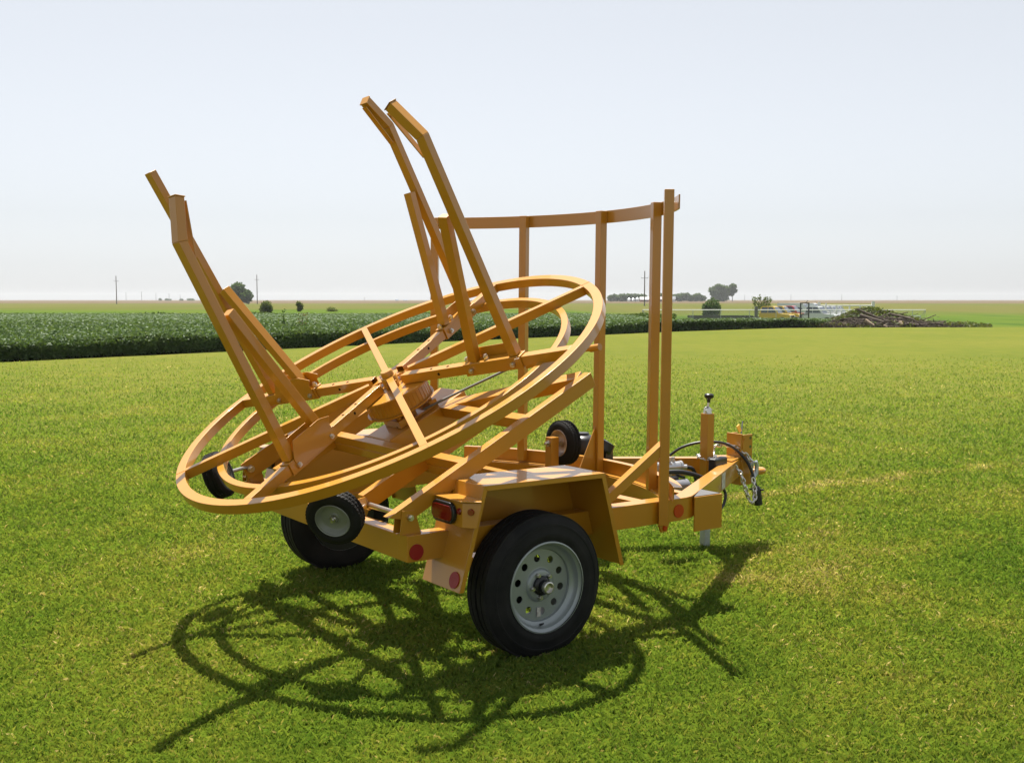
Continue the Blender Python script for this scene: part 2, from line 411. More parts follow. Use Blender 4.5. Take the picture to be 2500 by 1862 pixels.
P(arc_band(RC+.026, RC+.034, 2.147, 2.222, -.697, 2*dp+.025), 'guard_band', bv=.0015)
mb = arc_band(RC+.026, RC+.032, .624, .704, -.70, .70)
lo = P(mb, 'lower_band', bv=.0015)
P(arc_band(RC+.032, RC+.075, .697, .703, -.70, .70), 'top_flange', PAINT, lo, .0015)
P(arc_band(RC-.016, RC+.026, .619, .6255, -.62, .62), 'bottom_flange', PAINT, lo, .0015)
P(arc_band(RC-.02, RC+.05, .525, .6185, -.60, .60), 'arc_beam')
P(MB().prism([(RC+XA-.025, -.004, .915), (RC+XA-.025, -.004, .626), (RC+XA-.165, -.004, .626)], (0, .008, 0)), 'post_gusset', bv=.0015)
for s in (-1,):
    P(MB().beam((.925, s*.925, .925), (.515, s*.885, .640), .045, .050, up=(0,0,1)), 'guard_brace')

# --- tilt frame
for s in (-1, 1):
    u1 = 1.0 if s < 0 else .975
    mb = MB().beam(L(-.262, s*.859, LA-.0365), L(u1, s*.859, LA-.0365), .050, .075, up=N, hollow=.005, c0=tuple(U*.45+N*.55) if s < 0 else tuple(U*.75-N*.55), c1=tuple(U*.93+N*.0))
    mb.beam(L(u1-.012, s*.859, LA-.0365), L(u1-.004, s*.859, LA-.0365), .040, .066, up=N)
    P(mb, 'tilt_rail')
    P(MB().beam(L(-.225, s*.488, LA-.0425), L(.56, s*.488, LA-.0425), .050, .085, up=N), 'inner_rail')
    dv = L(1.0, s*.85, 0)-L(.585, s*.12, 0)
    P(MB().beam(L(.575, s*.10, LA-.032), L(.975, s*.815, LA-.032), .085, .060, up=N), 'diagonal_strut')
    for y in (.885, .828):
        P(MB().prism([(-.662, s*y, ZT), (-.552, s*y, ZT), (-.585, s*y, .732), (-.650, s*y, .732)], (0, s*.006, 0)), 'pivot_bracket', bv=.001)
    mb = MB(); mb.cyl((-.612, s*.891, .700), (-.612, s*.905, .700), .015, seg=6); mb.cyl((-.612, s*.905, .700), (-.612, s*.914, .700), .009)
    mb.build('pivot_bolt', STEEL, TR)
MB().cyl((-.612, -.89, .700), (-.612, -.46, .700), .013).build('sheen_bar', STEEL, TR)  # bright steel bar added to stand for the sky sheen on the crossmember top
P(MB().beam(L(.562, -.834, LA-.031), L(.562, .834, LA-.031), .050, .060, up=N), 'front_cross_tube')
P(MB().beam(L(.166, -.834, LA-.027), L(.166, .834, LA-.027), .045, .052, up=N), 'rear_cross_tube')
P(MB().beam(L(.150, -.834, LA-.083), L(.150, .834, LA-.083), .012, .055, up=N), 'cross_angle')
hb = P(MB().beam(L(.192, 0, LA-.060), L(.72, 0, LA-.060), .250, .122, up=N), 'hub_beam', bv=.008)
mb = MB(); mb.beam(L(.30, 0, LA+.008), L(.56, 0, LA+.008), .17, .012, up=N)
for u in (.325, .535):
    mb.beam(L(u, -.085, LA+.028), L(u, .085, LA+.028), .05, .03, up=N)
    for y in (-.06, .06): mb.cyl(L(u, y, LA+.043), L(u, y, LA+.058), .014, seg=6)
P(mb, 'spindle_mount')
P(MB().beam(L(.40, 0, LA+.012), L(.40, 0, LA+.085), .085, .085, up=U), 'spindle_block')
# --- brake drum and hub
mb = MB().lathe([(0,-.180),(.178,-.180),(.190,-.172),(.190,-.165),(.176,-.164)], C, N, 56); P(mb, 'backing_plate', bv=0)
prof = [(.06,-.066),(.170,-.066),(.176,-.070)]
mb = MB().lathe(prof+[(.176,-.166)], C, N, 64)
for k in range(44):
    a = 2*math.pi*k/44; e = U*math.cos(a)+Yv*math.sin(a); t = -U*math.sin(a)+Yv*math.cos(a)
    mb.hexa([C+e*.172+t*i*.0055+N*n for n, i in ((-.158,-1),(-.158,1))]+[C+e*.1795+t*i*.0035+N*n for n, i in ((-.158,1),(-.158,-1))] +
            [C+e*.172+t*i*.0055+N*n for n, i in ((-.078,-1),(-.078,1))]+[C+e*.1765+t*i*.0035+N*n for n, i in ((-.078,1),(-.078,-1))])
P(mb, 'brake_drum', bv=0)
P(MB().lathe([(.03,-.054),(.238,-.054),(.240,-.056),(.240,-.064),(.238,-.066),(.03,-.066)], C, N, 64, closed=True), 'hub_disc', bv=0)
mb = MB().lathe([(0,-.054),(.043,-.054),(.043,-.006),(.040,-.002),(.034,-.002),(.034,.024),(.030,.030),(0,.031)], C, N, 32); P(mb, 'hub', bv=0)
for k in range(8):
    a = R(45*k-24.71)+R(22.5); c = T(.068*math.cos(a), .068*math.sin(a), -.054); mb = MB()
    mb.cyl(c, c+N*.022, .010, seg=6); mb.cyl(c+N*.021, c+N*.034, .006, seg=8)
    P(mb, 'hub_bolt', PAINT, bv=0)
MB().path([T(-.03,.05,-.178), T(-.05,.03,-.20), T(-.045,.02,-.235), T(-.07,-.01,-.248), T(-.10,-.05,-.255), T(-.06,-.06,-.256), T(-.02,-.03,-.25)], .006, n=4).build('brake_wire', mat('painted_wire', (.20,.09,.01), .5), TR)
# --- turntable rings and spokes
SPIN = R(-24.71)
def hoop(r0, r1, n0, n1, seg=128):
    return MB().lathe([(r0,n0),(r1,n0),(r1,n1),(r0,n1)], C, N, seg, closed=True)
P(hoop(1.152, 1.2026, -.050, 0), 'outer_ring')
P(hoop(.9615, .9971, -.094, -.0437), 'inner_ring')
e_ = lambda a: U*math.cos(a)+Yv*math.sin(a)
for k in range(8):
    a = R(45*k)+SPIN; e = e_(a); t = -U*math.sin(a)+Yv*math.cos(a)
    if k % 2 == 0:
        r0 = .045 if k in (2, 6) else .112
        P(MB().beam(C+e*r0-N*.0253, C+e*1.1517-N*.0253, .0375, .0505, up=N, hollow=.004), 'spoke')
    else:
        sp = P(MB().beam(C+e*.106-N*.0258, C+e*1.1517-N*.0258, .0495, .0505, up=N, hollow=.004), 'spoke', bv=.006)
        for r in (.30, .41):
            c = C+e*r-N*.0005; MB().cyl(c-N*.001, c+N*.0012, .0075, seg=14).build('adjusting_hole', HOLE, sp)
            for sg in (-1, 1):
                if r > .35: continue
                c = C+e*(r+.055)-N*.025+t*sg*.0252; MB().cyl(c-t*sg*.003, c+t*sg*.0006, .0075, seg=14).build('adjusting_hole', HOLE, sp)
# seams in the ring
SEAM = mat('seam', (.38,.16,.012), .5)
for k in (0, 4, 6):
    a = R(45*k)+SPIN+.012; MB().beam(C+e_(a)*1.153+N*.0006, C+e_(a)*1.202+N*.0006, .0022, .0016, up=N).build('weld_seam', SEAM, bpy.data.objects['outer_ring'])
P(MB().prism([T(.115*math.cos(SPIN+R(a)), .115*math.sin(SPIN+R(a)), -.028) for a in (20, 45, 90, 135, 160)], -N*.012), 'hub_web')
# --- upright arms (each on its sleeve)
def arm(k, straight=False):
    a = R(45*k)+SPIN; e = e_(a); t = -U*math.sin(a)+Yv*math.cos(a)
    Q = lambda r, n, o=0.: C+e*r+N*n+t*o
    mb = MB(); w_ = .048
    if straight:
        mb.beam(Q(.893,.008), Q(.975,1.392), w_, w_, up=e)
    else:
        b0, kn, tp = Q(.838,.008), Q(.826,1.126), Q(.728,1.300)
        n1, n2 = (kn-b0).normalized(), (tp-kn).normalized(); cut = tuple(n1+n2)
        mb.beam(b0, kn, w_, w_, up=e, c1=cut); mb.beam(kn, tp, w_, w_, up=e, c0=cut)
        d = (tp-kn).normalized(); mb.beam(tp, tp+d*.006, w_+.007, w_+.007, up=e)
    o = P(mb, 'upright_arm')
    if straight: P(MB().beam(Q(.628,.03), Q(.868,.668), w_, w_, up=e, hollow=.004), 'arm_brace', PAINT, o)
    else:
        P(MB().beam(Q(.588,.008), Q(.766,.752), w_, w_, up=e), 'arm_brace', PAINT, o)
        mb = MB(); mb.beam(Q(.700,1.272), Q(.795,1.035), .030, .006, up=e)
        P(mb, 'kink_strut', PAINT, o, .001)
    ro = .88 if not straight else .93
    sl = MB(); sl.beam(Q(.530,-.0262), Q(ro,-.0262), .0665, .0665, up=N, hollow=.0065)
    P(sl, 'sleeve', PAINT, o, .004)
    for sg in (-1, 1):
        if straight or k == 5: pts = [Q(.55,.03,0), Q(.53,.062,0), Q(.60,.085,0), Q(.80,.085,0), Q(.84,.012,0), Q(.84,-.045,0), Q(.545,-.05,0)]
        else: pts = [Q(.60,-.02,0), Q(.60,.060,0), Q(.82,.060,0), Q(.82,-.02,0)]
        if sg == -1 and not (straight or k == 5): continue
        P(MB().prism([p+t*sg*.0345 for p in pts], t*sg*.005), 'side_plate', PAINT, o, .0015)
    for (r, sg) in ((.575, 1), (.575, -1), (.83, -1), (.83, 1)):
        c = Q(r, -.028); mb = MB(); mb.cyl(c+t*sg*.034, c+t*sg*.047, .014, seg=6); mb.cyl(c+t*sg*.047, c+t*sg*.055, .008, seg=10); mb.build('set_bolt', STEEL, o)
    for r in (.545, .665):
        c = Q(r, .008); mb = MB(); mb.cyl(c, c+N*.016, .0135, seg=6); mb.cyl(c+N*.016, c+N*.024, .008); mb.build('set_bolt', STEEL, o)
arm(1); arm(3, True); arm(5); arm(7)

# --- support rollers (small pneumatic wheels)
def roller(c, ax, face, rr=.127, rimm=RIM2):
    c = V(c); ax = V(ax).normalized()*face
    prof = [(.075,-.036),(.095,-.044),(.112,-.041),(.122,-.032)]
    for a, b in ((-.030,-.014),(-.009,.009),(.014,.030)): prof += [(.1235,a-.0006),(.127,a),(.127,b),(.1235,b+.0006)]
    prof += [(.122,.032),(.112,.041),(.095,.044),(.075,.036)]
    k = rr/.127
    t = MB().lathe([(r*k, h) for r, h in prof], c, ax, 64).build('support_roller', RUBBER, TR)
    a = ax.orthogonal().normalized(); b = ax.cross(a); mb = MB()
    for i in range(46):                                      # tread blocks
        for j, h in enumerate((-.0225, 0, .0225)):
            g = 2*math.pi*(i+.5*(j % 2))/46; e = a*math.cos(g)+b*math.sin(g); tt = -a*math.sin(g)+b*math.cos(g)
            p = c+e*.127*k+ax*h
            mb.hexa([p+tt*x*.0052+ax*y*.0075-e*.002 for x, y in ((-1,-1),(1,-.4),(1,1),(-1,.4))]+[p+tt*x*.0045+ax*y*.0068+e*.0022 for x, y in ((-1,-1),(1,-.4),(1,1),(-1,.4))])
    mb.build('tread', RUBBER, t)
    MB().lathe([(0,.018),(.022,.018),(.026,.014),(.058,.012),(.064,.016),(.070,.030),(.078,.036),(.0815,.040),(.078,.044),(.074,.040)], c, ax, 48).build('rim', rimm, t)
    MB().lathe([(.0,-.010),(.058,-.012),(.064,-.016),(.070,-.030),(.078,-.036),(.0815,-.040)], c, ax, 48).build('rim', rimm, t)
    mb = MB(); mb.lathe([(0,.030),(.012,.030),(.018,.022),(.018,.016)], c, ax, 24); mb.cyl(c+ax*.022, c+ax*.036, .0125, seg=6); mb.cyl(c+ax*.036, c+ax*.048, .0075, seg=12)
    mb.build('axle_bolt', STEEL, t)
    return t
for s in (-1, 1):
    c = L(-.452, s*.695, LA+.072); ax = (L(.40,0,0)-L(-.452, s*.695, 0)).normalized()
    roller(c, -ax, 1 if s < 0 else 1, .128)
    in_ = c+ax*.075
    if s < 0: P(MB().beam(L(-.21, s*.49, LA-.05), in_-N*.015, .032, .055, up=N), 'roller_arm')
    MB().cyl(c, in_ if s < 0 else V((-.655, .835, .712)), .010).build('roller_axle', STEEL, TR)
    if s > 0:   # plate end of the far rail with its pivot bolt
        P(MB().prism([(-.699,.829,.729),(-.56,.829,.813),(-.412,.829,.889),(-.361,.829,.808),(-.551,.829,.691),(-.651,.829,.640)], (0,-.010,0)), 'pivot_plate', bv=.0015)
        c2 = V((-.643, .818, .704)); mb = MB(); mb.cyl(c2, c2-Yv*.016, .022, seg=8); mb.cyl(c2-Yv*.016, c2-Yv*.03, .012); mb.build('pivot_bolt', STEEL, TR)
roller((.995, .005, .828), (1,0,0), -1, .132, mat('rusty_rim', (.46,.40,.36), .35, metal=.6, var=(14,.8,(.30,.16,.05))))
mb = MB().beam((.905, 0, .60), (.905, 0, .868), .058, .058, up=(1,0,0), hollow=.005); mb.beam((.905,0,.852),(.905,0,.866),.05,.05,up=(1,0,0)); P(mb, 'roller_post')
mb = MB(); mb.cyl((.870,0,.832),(.876,0,.832),.019); mb.cyl((.862,0,.832),(.876,0,.832),.0135,seg=6); mb.cyl((.850,0,.832),(.865,0,.832),.008); mb.cyl((.93,0,.832),(1.0,0,.832),.010)
mb.build('roller_axle', STEEL, TR)
# pull-pin handle bar near the frame tip, and the cable to the brake
hnd = P(MB().beam(T(.60,-.36,-.255), T(.70,-.72,-.215), .03, .022, up=N), 'latch_bar')
P(MB().path([T(.66,-.60,-.20), T(.695,-.72,-.195), T(.72,-.83,-.19)], .013), 'latch_handle', PAINT, hnd, 0)
P(MB().cyl(T(.712,-.80,-.191), T(.727,-.86,-.188), .019), 'latch_sleeve', PAINT, hnd, .002)
MB().path([T(.60,-.50,-.215), T(.64,-.55,-.195), T(.66,-.62,-.19), T(.70,-.70,-.178)], .006, n=4).build('latch_cable', BLACK, hnd)
MB().path([T(.06,-.09,-.235), T(.30,-.20,-.232), T(.55,-.34,-.225), T(.66,-.42,-.222)], .007, n=4).build('brake_cable', mat('grey_cable', (.12,.12,.11), .5), TR)
# under-frame hose
MB().path([(-.25,-.60,.58), (0,-.40,.60), (.20,-.30,.645), (.42,-.15,.665), (.60,0,.66)], .013, n=5).build('brake_hose', HOSE, TR)

# --- hydraulic power pack, engine, document box, cables on the tongue
e0 = MB(); e0.beam((1.32,.33,.58),(1.62,.42,.58),.20,.05); P(e0, 'pack_base')
mb = MB(); mb.lathe([(0,0),(.085,0),(.10,.02),(.105,.06),(.10,.12),(.085,.14),(.05,.15),(.045,.165),(0,.17)], (1.44,.36,.66), (0,0,1), 28)
mb.beam((1.40,.28,.65),(1.44,.46,.65),.16,.11); mb.beam((1.56,.36,.645),(1.66,.40,.645),.15,.12); mb.lathe([(0,0),(.06,0),(.075,.02),(.07,.075),(0,.085)], (1.60,.36,.69), (.5,-.2,1), 24)
mb.build('engine', BLACK, TR)
mb = MB(); mb.cyl((1.79,-.02,.475),(1.98,-.06,.475),.056); mb.cyl((1.80,.02,.535),(1.95,-.01,.535),.014); mb.build('pump_motor', MOTOR, TR)
mb = MB(); mb.cyl((1.80,.03,.605),(1.97,.0,.605),.034); mb.cyl((1.97,.0,.605),(1.985,-.003,.605),.038); mb.beam((1.78,.05,.59),(1.90,.03,.59),.09,.08)
for i in range(4): mb.cyl((1.82+.035*i,.01,.64),(1.82+.035*i,.01,.67),.012,seg=8)
mb.cyl((1.985,-.003,.60),(2.02,-.02,.60),.016); mb.build('valve_block', ALU, TR)
for pts, r in (([(2.01,-.015,.60),(2.06,-.035,.585),(2.085,-.04,.53),(2.085,-.05,.46)], .013),
               ([(1.70,-.10,.60),(1.86,-.14,.595),(2.0,-.18,.55),(2.08,-.20,.49),(2.12,-.20,.44)], .015),
               ([(1.93,0,.57),(1.95,-.03,.545),(1.99,-.03,.535)], .009)):
    MB().path(pts, r, n=6).build('hydraulic_hose', HOSE, TR)
db = P(MB().beam((2.08,-.185,.610), (2.25,-.135,.610), .055, .115), 'document_box', BLACK, TR, .012)
P(MB().box(2.06, 2.12, .18, .186, .52, .60), 'control_plate', PAINT)
MB().path([(2.10,.22,.64),(2.16,.16,.70),(2.25,.08,.735),(2.36,.0,.735),(2.45,-.05,.69),(2.52,-.10,.60),(2.55,-.13,.50),(2.57,-.14,.43)], .0095, n=6).build('wiring_cable', HOSE, TR)
pg = MB(); pd = V((.14,-.04,-1)).normalized(); p0 = V((2.57,-.14,.435))
pg.cyl(p0, p0+pd*.028, .022, .030); pg.cyl(p0+pd*.028, p0+pd*.125, .030, .030, seg=24); pg.beam(p0+pd*.02+V((-.02,.045,0)), p0+pd*.02+V((.02,-.045,0)), .014, .01)
pg.build('connector_plug', BLACK, TR)
MB().path([(2.16,-.18,.50),(2.21,-.19,.43),(2.17,-.21,.36),(2.08,-.24,.335)], .010, n=6).build('wiring_loop', HOSE, TR)
def chain(pts, n, Lk, r):
    c = smooth([V(p) for p in pts], 30); cum = [0]
    for a, b in zip(c, c[1:]): cum.append(cum[-1]+(b-a).length)
    mb = MB()
    for i in range(n):
        t = cum[-1]*(i+.5)/n; j = max(k for k in range(len(cum)) if cum[k] <= t); j = min(j, len(c)-2)
        p = c[j].lerp(c[j+1], (t-cum[j])/max(1e-6, cum[j+1]-cum[j])); d = (c[j+1]-c[j]).normalized()
        a = d.orthogonal().normalized(); b = d.cross(a); ph = R(90*(i % 2)+20+rng.uniform(-18,18)); a, b = a*math.cos(ph)+b*math.sin(ph), b*math.cos(ph)-a*math.sin(ph)
        loop = [p+d*(Lk*.5*math.cos(q)*1.0)+a*(Lk*.30*math.sin(q)) for q in np.linspace(0, 2*math.pi, 15)[:-1]]
        mb.path(loop, r, 6, closed=True)
    return mb
ch = chain([(2.19,.02,.645),(2.26,-.02,.655),(2.33,.04,.70),(2.42,.01,.715),(2.50,-.05,.68),(2.55,-.09,.62),(2.57,-.10,.56)], 19, .042, .0055).build('safety_chain', STEEL, TR)
chain([(2.33,-.12,.62),(2.38,-.16,.55),(2.40,-.19,.45),(2.43,-.20,.37),(2.47,-.20,.345),(2.50,-.19,.40),(2.50,-.17,.50)], 18, .042, .0055).build('safety_chain', STEEL, TR)
chain([(2.20,-.01,.64),(2.24,-.06,.645),(2.28,-.02,.65),(2.31,.05,.645),(2.26,.09,.645),(2.21,.06,.64)], 12, .042, .0055).build('safety_chain', STEEL, TR)
mb = MB(); hp = [(2.545,-.10,.575),(2.56,-.12,.60),(2.59,-.115,.60),(2.605,-.11,.565),(2.60,-.11,.52),(2.575,-.11,.495),(2.55,-.11,.505)]
mb.path(hp, [.010,.010,.012,.014,.016,.016,.010], n=1, seg=10); mb.path([(2.56,-.12,.60),(2.552,-.118,.55),(2.56,-.112,.505)], .005); mb.build('chain_hook', GALV, TR)
# decal on the tongue's outer face (line from (1.30,-.813) to (2.5,-.055))
d = V((1.2,.758,0)).normalized(); nn = V((d.y,-d.x,0))
q0 = V((1.30,-.813,0))+d*.72+nn*.0015
mb = MB().prism([q0+V((0,0,.515)), q0+d*.12+V((0,0,.515)), q0+d*.12+V((0,0,.612)), q0+V((0,0,.612))], nn*.001); dc = mb.build('safety_decal', STICK, TR, smooth=False)

# ================================================================== GROUND
BND = [(-70,-45.7),(-11.7,31),(-3.9,41.3),(4.4,51),(8.2,55.7),(15.8,62.9),(24.3,64.6),(80,66)]     # lawn edge
bx_, by_ = [b[0] for b in BND], [b[1] for b in BND]
edge = lambda x: np.interp(x, bx_, by_)
sm = lambda t: np.clip(t,0,1)**2*(3-2*np.clip(t,0,1))
def gz(x, y):                              # terrain: the yard on the right lies about a metre lower
    return -1.0*sm((y-62)/26)*sm((x-6)/14)*(1-sm((y-150)/120)) - .012
def ground_mat(name, kind):
    m = bpy.data.materials.new(name); m.use_nodes = True; nt = m.node_tree; b = nt.nodes['Principled BSDF']
    b.inputs['Roughness'].default_value = .9; b.inputs['Specular IOR Level'].default_value = 0
    ln = nt.links.new
    geo = nt.nodes.new('ShaderNodeNewGeometry')
    def noise(scale, detail=6, sx=1, sy=1, rough=.6):
        mp = nt.nodes.new('ShaderNodeMapping'); mp.inputs['Scale'].default_value = (sx, sy, 1); ln(geo.outputs['Position'], mp.inputs['Vector'])
        n = nt.nodes.new('ShaderNodeTexNoise'); n.inputs['Scale'].default_value = scale; n.inputs['Detail'].default_value = detail; n.inputs['Roughness'].default_value = rough
        ln(mp.outputs[0], n.inputs['Vector']); return n.outputs['Fac']
    def ramp(fac, stops):
        r = nt.nodes.new('ShaderNodeValToRGB'); ln(fac, r.inputs[0])
        while len(r.color_ramp.elements) < len(stops): r.color_ramp.elements.new(.5)
        for e, (p, c) in zip(r.color_ramp.elements, stops): e.position = p; e.color = (*c, 1)
        return r.outputs[0]
    def mix(f, a, c, mode='MIX'):
        x = nt.nodes.new('ShaderNodeMix'); x.data_type = 'RGBA'; x.blend_type = mode
        for i, q in ((0, f), (6, a), (7, c)):
            if hasattr(q, 'links'): ln(q, x.inputs[i])
            elif i == 0: x.inputs[0].default_value = q
            else: x.inputs[i].default_value = (*q, 1)
        return x.outputs[2]
    def rng_(f, a, b_, c=0, d=1):
        x = nt.nodes.new('ShaderNodeMapRange'); x.interpolation_type = 'SMOOTHSTEP'; ln(f, x.inputs[0])
        for i, q in enumerate((a, b_, c, d)): x.inputs[i+1].default_value = q
        return x.outputs[0]
    if kind == 'lawn':
        big = ramp(noise(.16, 6, 1, .7), [(.30, (0.0898,0.1117,0.0220)), (.5, (0.1278,0.1330,0.0260)), (.70, (0.1714,0.1530,0.0380))])
        mid = ramp(noise(1.7, 7, 1, .6), [(.33, (0.0707,0.1011,0.0200)), (.55, (0.1224,0.1317,0.0260)), (.75, (0.1768,0.1569,0.0440))])
        fine = ramp(noise(30, 5, 1, 1), [(.28, (0.0408,0.0665,0.0140)), (.52, (0.1061,0.1303,0.0240)), (.74, (0.1632,0.1729,0.0480))])
        c = mix(.35, mix(.45, big, mid), fine)
        straw = rng_(noise(.55, 7, 1, 1.3, .7), .60, .74, 0, .45)
        c = mix(straw, c, (.185,.160,.065))
        ln(c, b.inputs['Base Color'])
        bp = nt.nodes.new('ShaderNodeBump'); bp.inputs['Strength'].default_value = .7; bp.inputs['Distance'].default_value = .03
        ln(noise(26, 6, 1, 1, .75), bp.inputs['Height']); ln(bp.outputs[0], b.inputs['Normal'])
    else:
        sep = nt.nodes.new('ShaderNodeSeparateXYZ'); ln(geo.outputs['Position'], sep.inputs[0]); Y = sep.outputs['Y']
        wob = nt.nodes.new('ShaderNodeMath'); wob.operation = 'MULTIPLY_ADD'; wob.inputs[1].default_value = 60; ln(noise(.012, 4, 1, .2), wob.inputs[0]); ln(Y, wob.inputs[2]); YW = wob.outputs[0]
        soil = ramp(noise(3, 6), [(.3, (0.0076,0.0126,0.0034)), (.7, (0.0189,0.0231,0.0063))])
        strip = ramp(noise(.10, 7, 1, .25), [(.28, (0.0300,0.0620,0.0176)), (.45, (0.0660,0.1050,0.0176)), (.70, (0.0880,0.1120,0.0220))])
        mead = ramp(noise(.03, 7, 1, .12), [(.3, (0.0720,0.0920,0.0220)), (.55, (0.1000,0.1000,0.0308)), (.75, (0.0860,0.0980,0.0308))])
        far = ramp(noise(.006, 6, 1, .1), [(.3, (0.0980,0.0780,0.0440)), (.6, (0.1180,0.0900,0.0616)), (.8, (0.0880,0.0840,0.0396))])
        c = mix(rng_(Y, 88, 93), soil, strip); c = mix(rng_(YW, 190, 240), c, mead); c = mix(rng_(YW, 430, 560), c, far)
        ln(c, b.inputs['Base Color'])
        bp = nt.nodes.new('ShaderNodeBump'); bp.inputs['Strength'].default_value = .8; bp.inputs['Distance'].default_value = .5
        ln(noise(.5, 6, 1, .5), bp.inputs['Height']); ln(bp.outputs[0], b.inputs['Normal'])
    return m
def grid(name, xs, ys, zf, m):
    X, Y = np.meshgrid(xs, ys); Z = zf(X, Y); n, k = X.shape
    me = bpy.data.meshes.new(name); idx = np.arange(n*k).reshape(n, k)
    f = np.stack([idx[:-1,:-1], idx[:-1,1:], idx[1:,1:], idx[1:,:-1]], -1).reshape(-1,4)
    me.from_pydata(np.stack([X,Y,Z],-1).reshape(-1,3).tolist(), [], f.tolist()); me.materials.append(m)
    me.polygons.foreach_set('use_smooth', [True]*len(me.polygons))
    o = bpy.data.objects.new(name, me); COL.objects.link(o); return tag(o, kind='structure')
gx = np.concatenate([[-3000,-1500,-800,-400,-150,-80], np.arange(-50,121,6), [160,260,500,1200,3000]])
gy = np.concatenate([[-300,-100,-30,0], np.arange(20,60,10), np.arange(60,290,6), [330,420,600,900,1400,2100,3000]])
grid('ground', gx, gy, gz, ground_mat('field_ground', 'field'))
lx = np.linspace(-60, 70, 120); me = bpy.data.meshes.new('lawn'); vs = []; fs = []
for j in range(2):
    for x in lx: vs.append((x, -25 if j == 0 else max(float(edge(x))+.12+.10*math.sin(x*3.1)+.07*math.sin(x*7.7), -24.9), 0))
for i in range(len(lx)-1): fs.append((i, i+1, len(lx)+i+1, len(lx)+i))
me.from_pydata(vs, [], fs); LAWN = ground_mat('lawn_ground', 'lawn'); me.materials.append(LAWN)
lw = bpy.data.objects.new('lawn', me); COL.objects.link(lw); tag(lw, kind='structure')

# ------------------------------------------------------------------ foliage materials (per-leaf tint = the leaf's own colour)
def leaf_mat(name, stops, rough=.5, trans=.3, spec=.4, patch=None):
    m = bpy.data.materials.new(name); m.use_nodes = True; nt = m.node_tree; b = nt.nodes['Principled BSDF']; ln = nt.links.new
    at_ = nt.nodes.new('ShaderNodeAttribute'); at_.attribute_name = 'tint'; f = at_.outputs['Fac']
    if patch:
        geo = nt.nodes.new('ShaderNodeNewGeometry'); mp = nt.nodes.new('ShaderNodeMapping'); mp.inputs['Scale'].default_value = (1,.7,1); ln(geo.outputs['Position'], mp.inputs['Vector'])
        n = nt.nodes.new('ShaderNodeTexNoise'); n.inputs['Scale'].default_value = patch[0]; n.inputs['Detail'].default_value = 6; n.inputs['Roughness'].default_value = .65; ln(mp.outputs[0], n.inputs['Vector'])
        mm = nt.nodes.new('ShaderNodeMath'); mm.operation = 'MULTIPLY_ADD'; mm.inputs[1].default_value = patch[1]; mm.inputs[2].default_value = -.5*patch[1]; ln(n.outputs['Fac'], mm.inputs[0])
        ad = nt.nodes.new('ShaderNodeMath'); ad.operation = 'ADD'; ad.use_clamp = True; ln(mm.outputs[0], ad.inputs[0]); ln(f, ad.inputs[1]); f = ad.outputs[0]
    r = nt.nodes.new('ShaderNodeValToRGB'); ln(f, r.inputs[0])
    while len(r.color_ramp.elements) < len(stops): r.color_ramp.elements.new(.5)
    for e, (p, c) in zip(r.color_ramp.elements, stops): e.position = p; e.color = (*c, 1)
    ln(r.outputs[0], b.inputs['Base Color']); b.inputs['Roughness'].default_value = rough; b.inputs['Specular IOR Level'].default_value = spec
    t = nt.nodes.new('ShaderNodeBsdfTranslucent'); g = nt.nodes.new('ShaderNodeMix'); g.data_type = 'RGBA'; g.blend_type = 'MULTIPLY'; g.inputs[0].default_value = 1
    ln(r.outputs[0], g.inputs[6]); g.inputs[7].default_value = (1.5, 1.35, .7, 1); ln(g.outputs[2], t.inputs['Color'])
    ms = nt.nodes.new('ShaderNodeMixShader'); ms.inputs[0].default_value = trans; ln(b.outputs[0], ms.inputs[1]); ln(t.outputs[0], ms.inputs[2]); ln(ms.outputs[0], nt.nodes['Material Output'].inputs['Surface'])
    return m
GRASS = leaf_mat('grass_blade', [(0, (.080,.156,.026)), (.38, (.142,.218,.038)), (.64, (.205,.240,.050)), (.84, (.29,.265,.115)), (1, (.45,.40,.25))], .6, .55, .2, patch=(.75, 1.75))
SOY = leaf_mat('soy_leaf', [(0, (.040,.082,.024)), (.5, (.068,.118,.038)), (1, (.100,.150,.055))], .6, .30, .25)
TREE = leaf_mat('tree_leaf', [(0, (.034,.074,.019)), (.5, (.058,.110,.027)), (1, (.092,.142,.040))], .7, .34, .1)
SHRUB = leaf_mat('shrub_leaf', [(0, (.055,.088,.022)), (.5, (.095,.130,.034)), (1, (.15,.175,.055))], .7, .4, .1)
WEED = leaf_mat('weed_leaf', [(0, (.050,.085,.014)), (.45, (.090,.120,.020)), (.75, (.130,.120,.035)), (1, (.19,.125,.060))], .6, .3)
BARK = mat('bark', (.085,.062,.045), .9, bump=(30,.6,.01), var=(12,.8,(.045,.034,.026)))

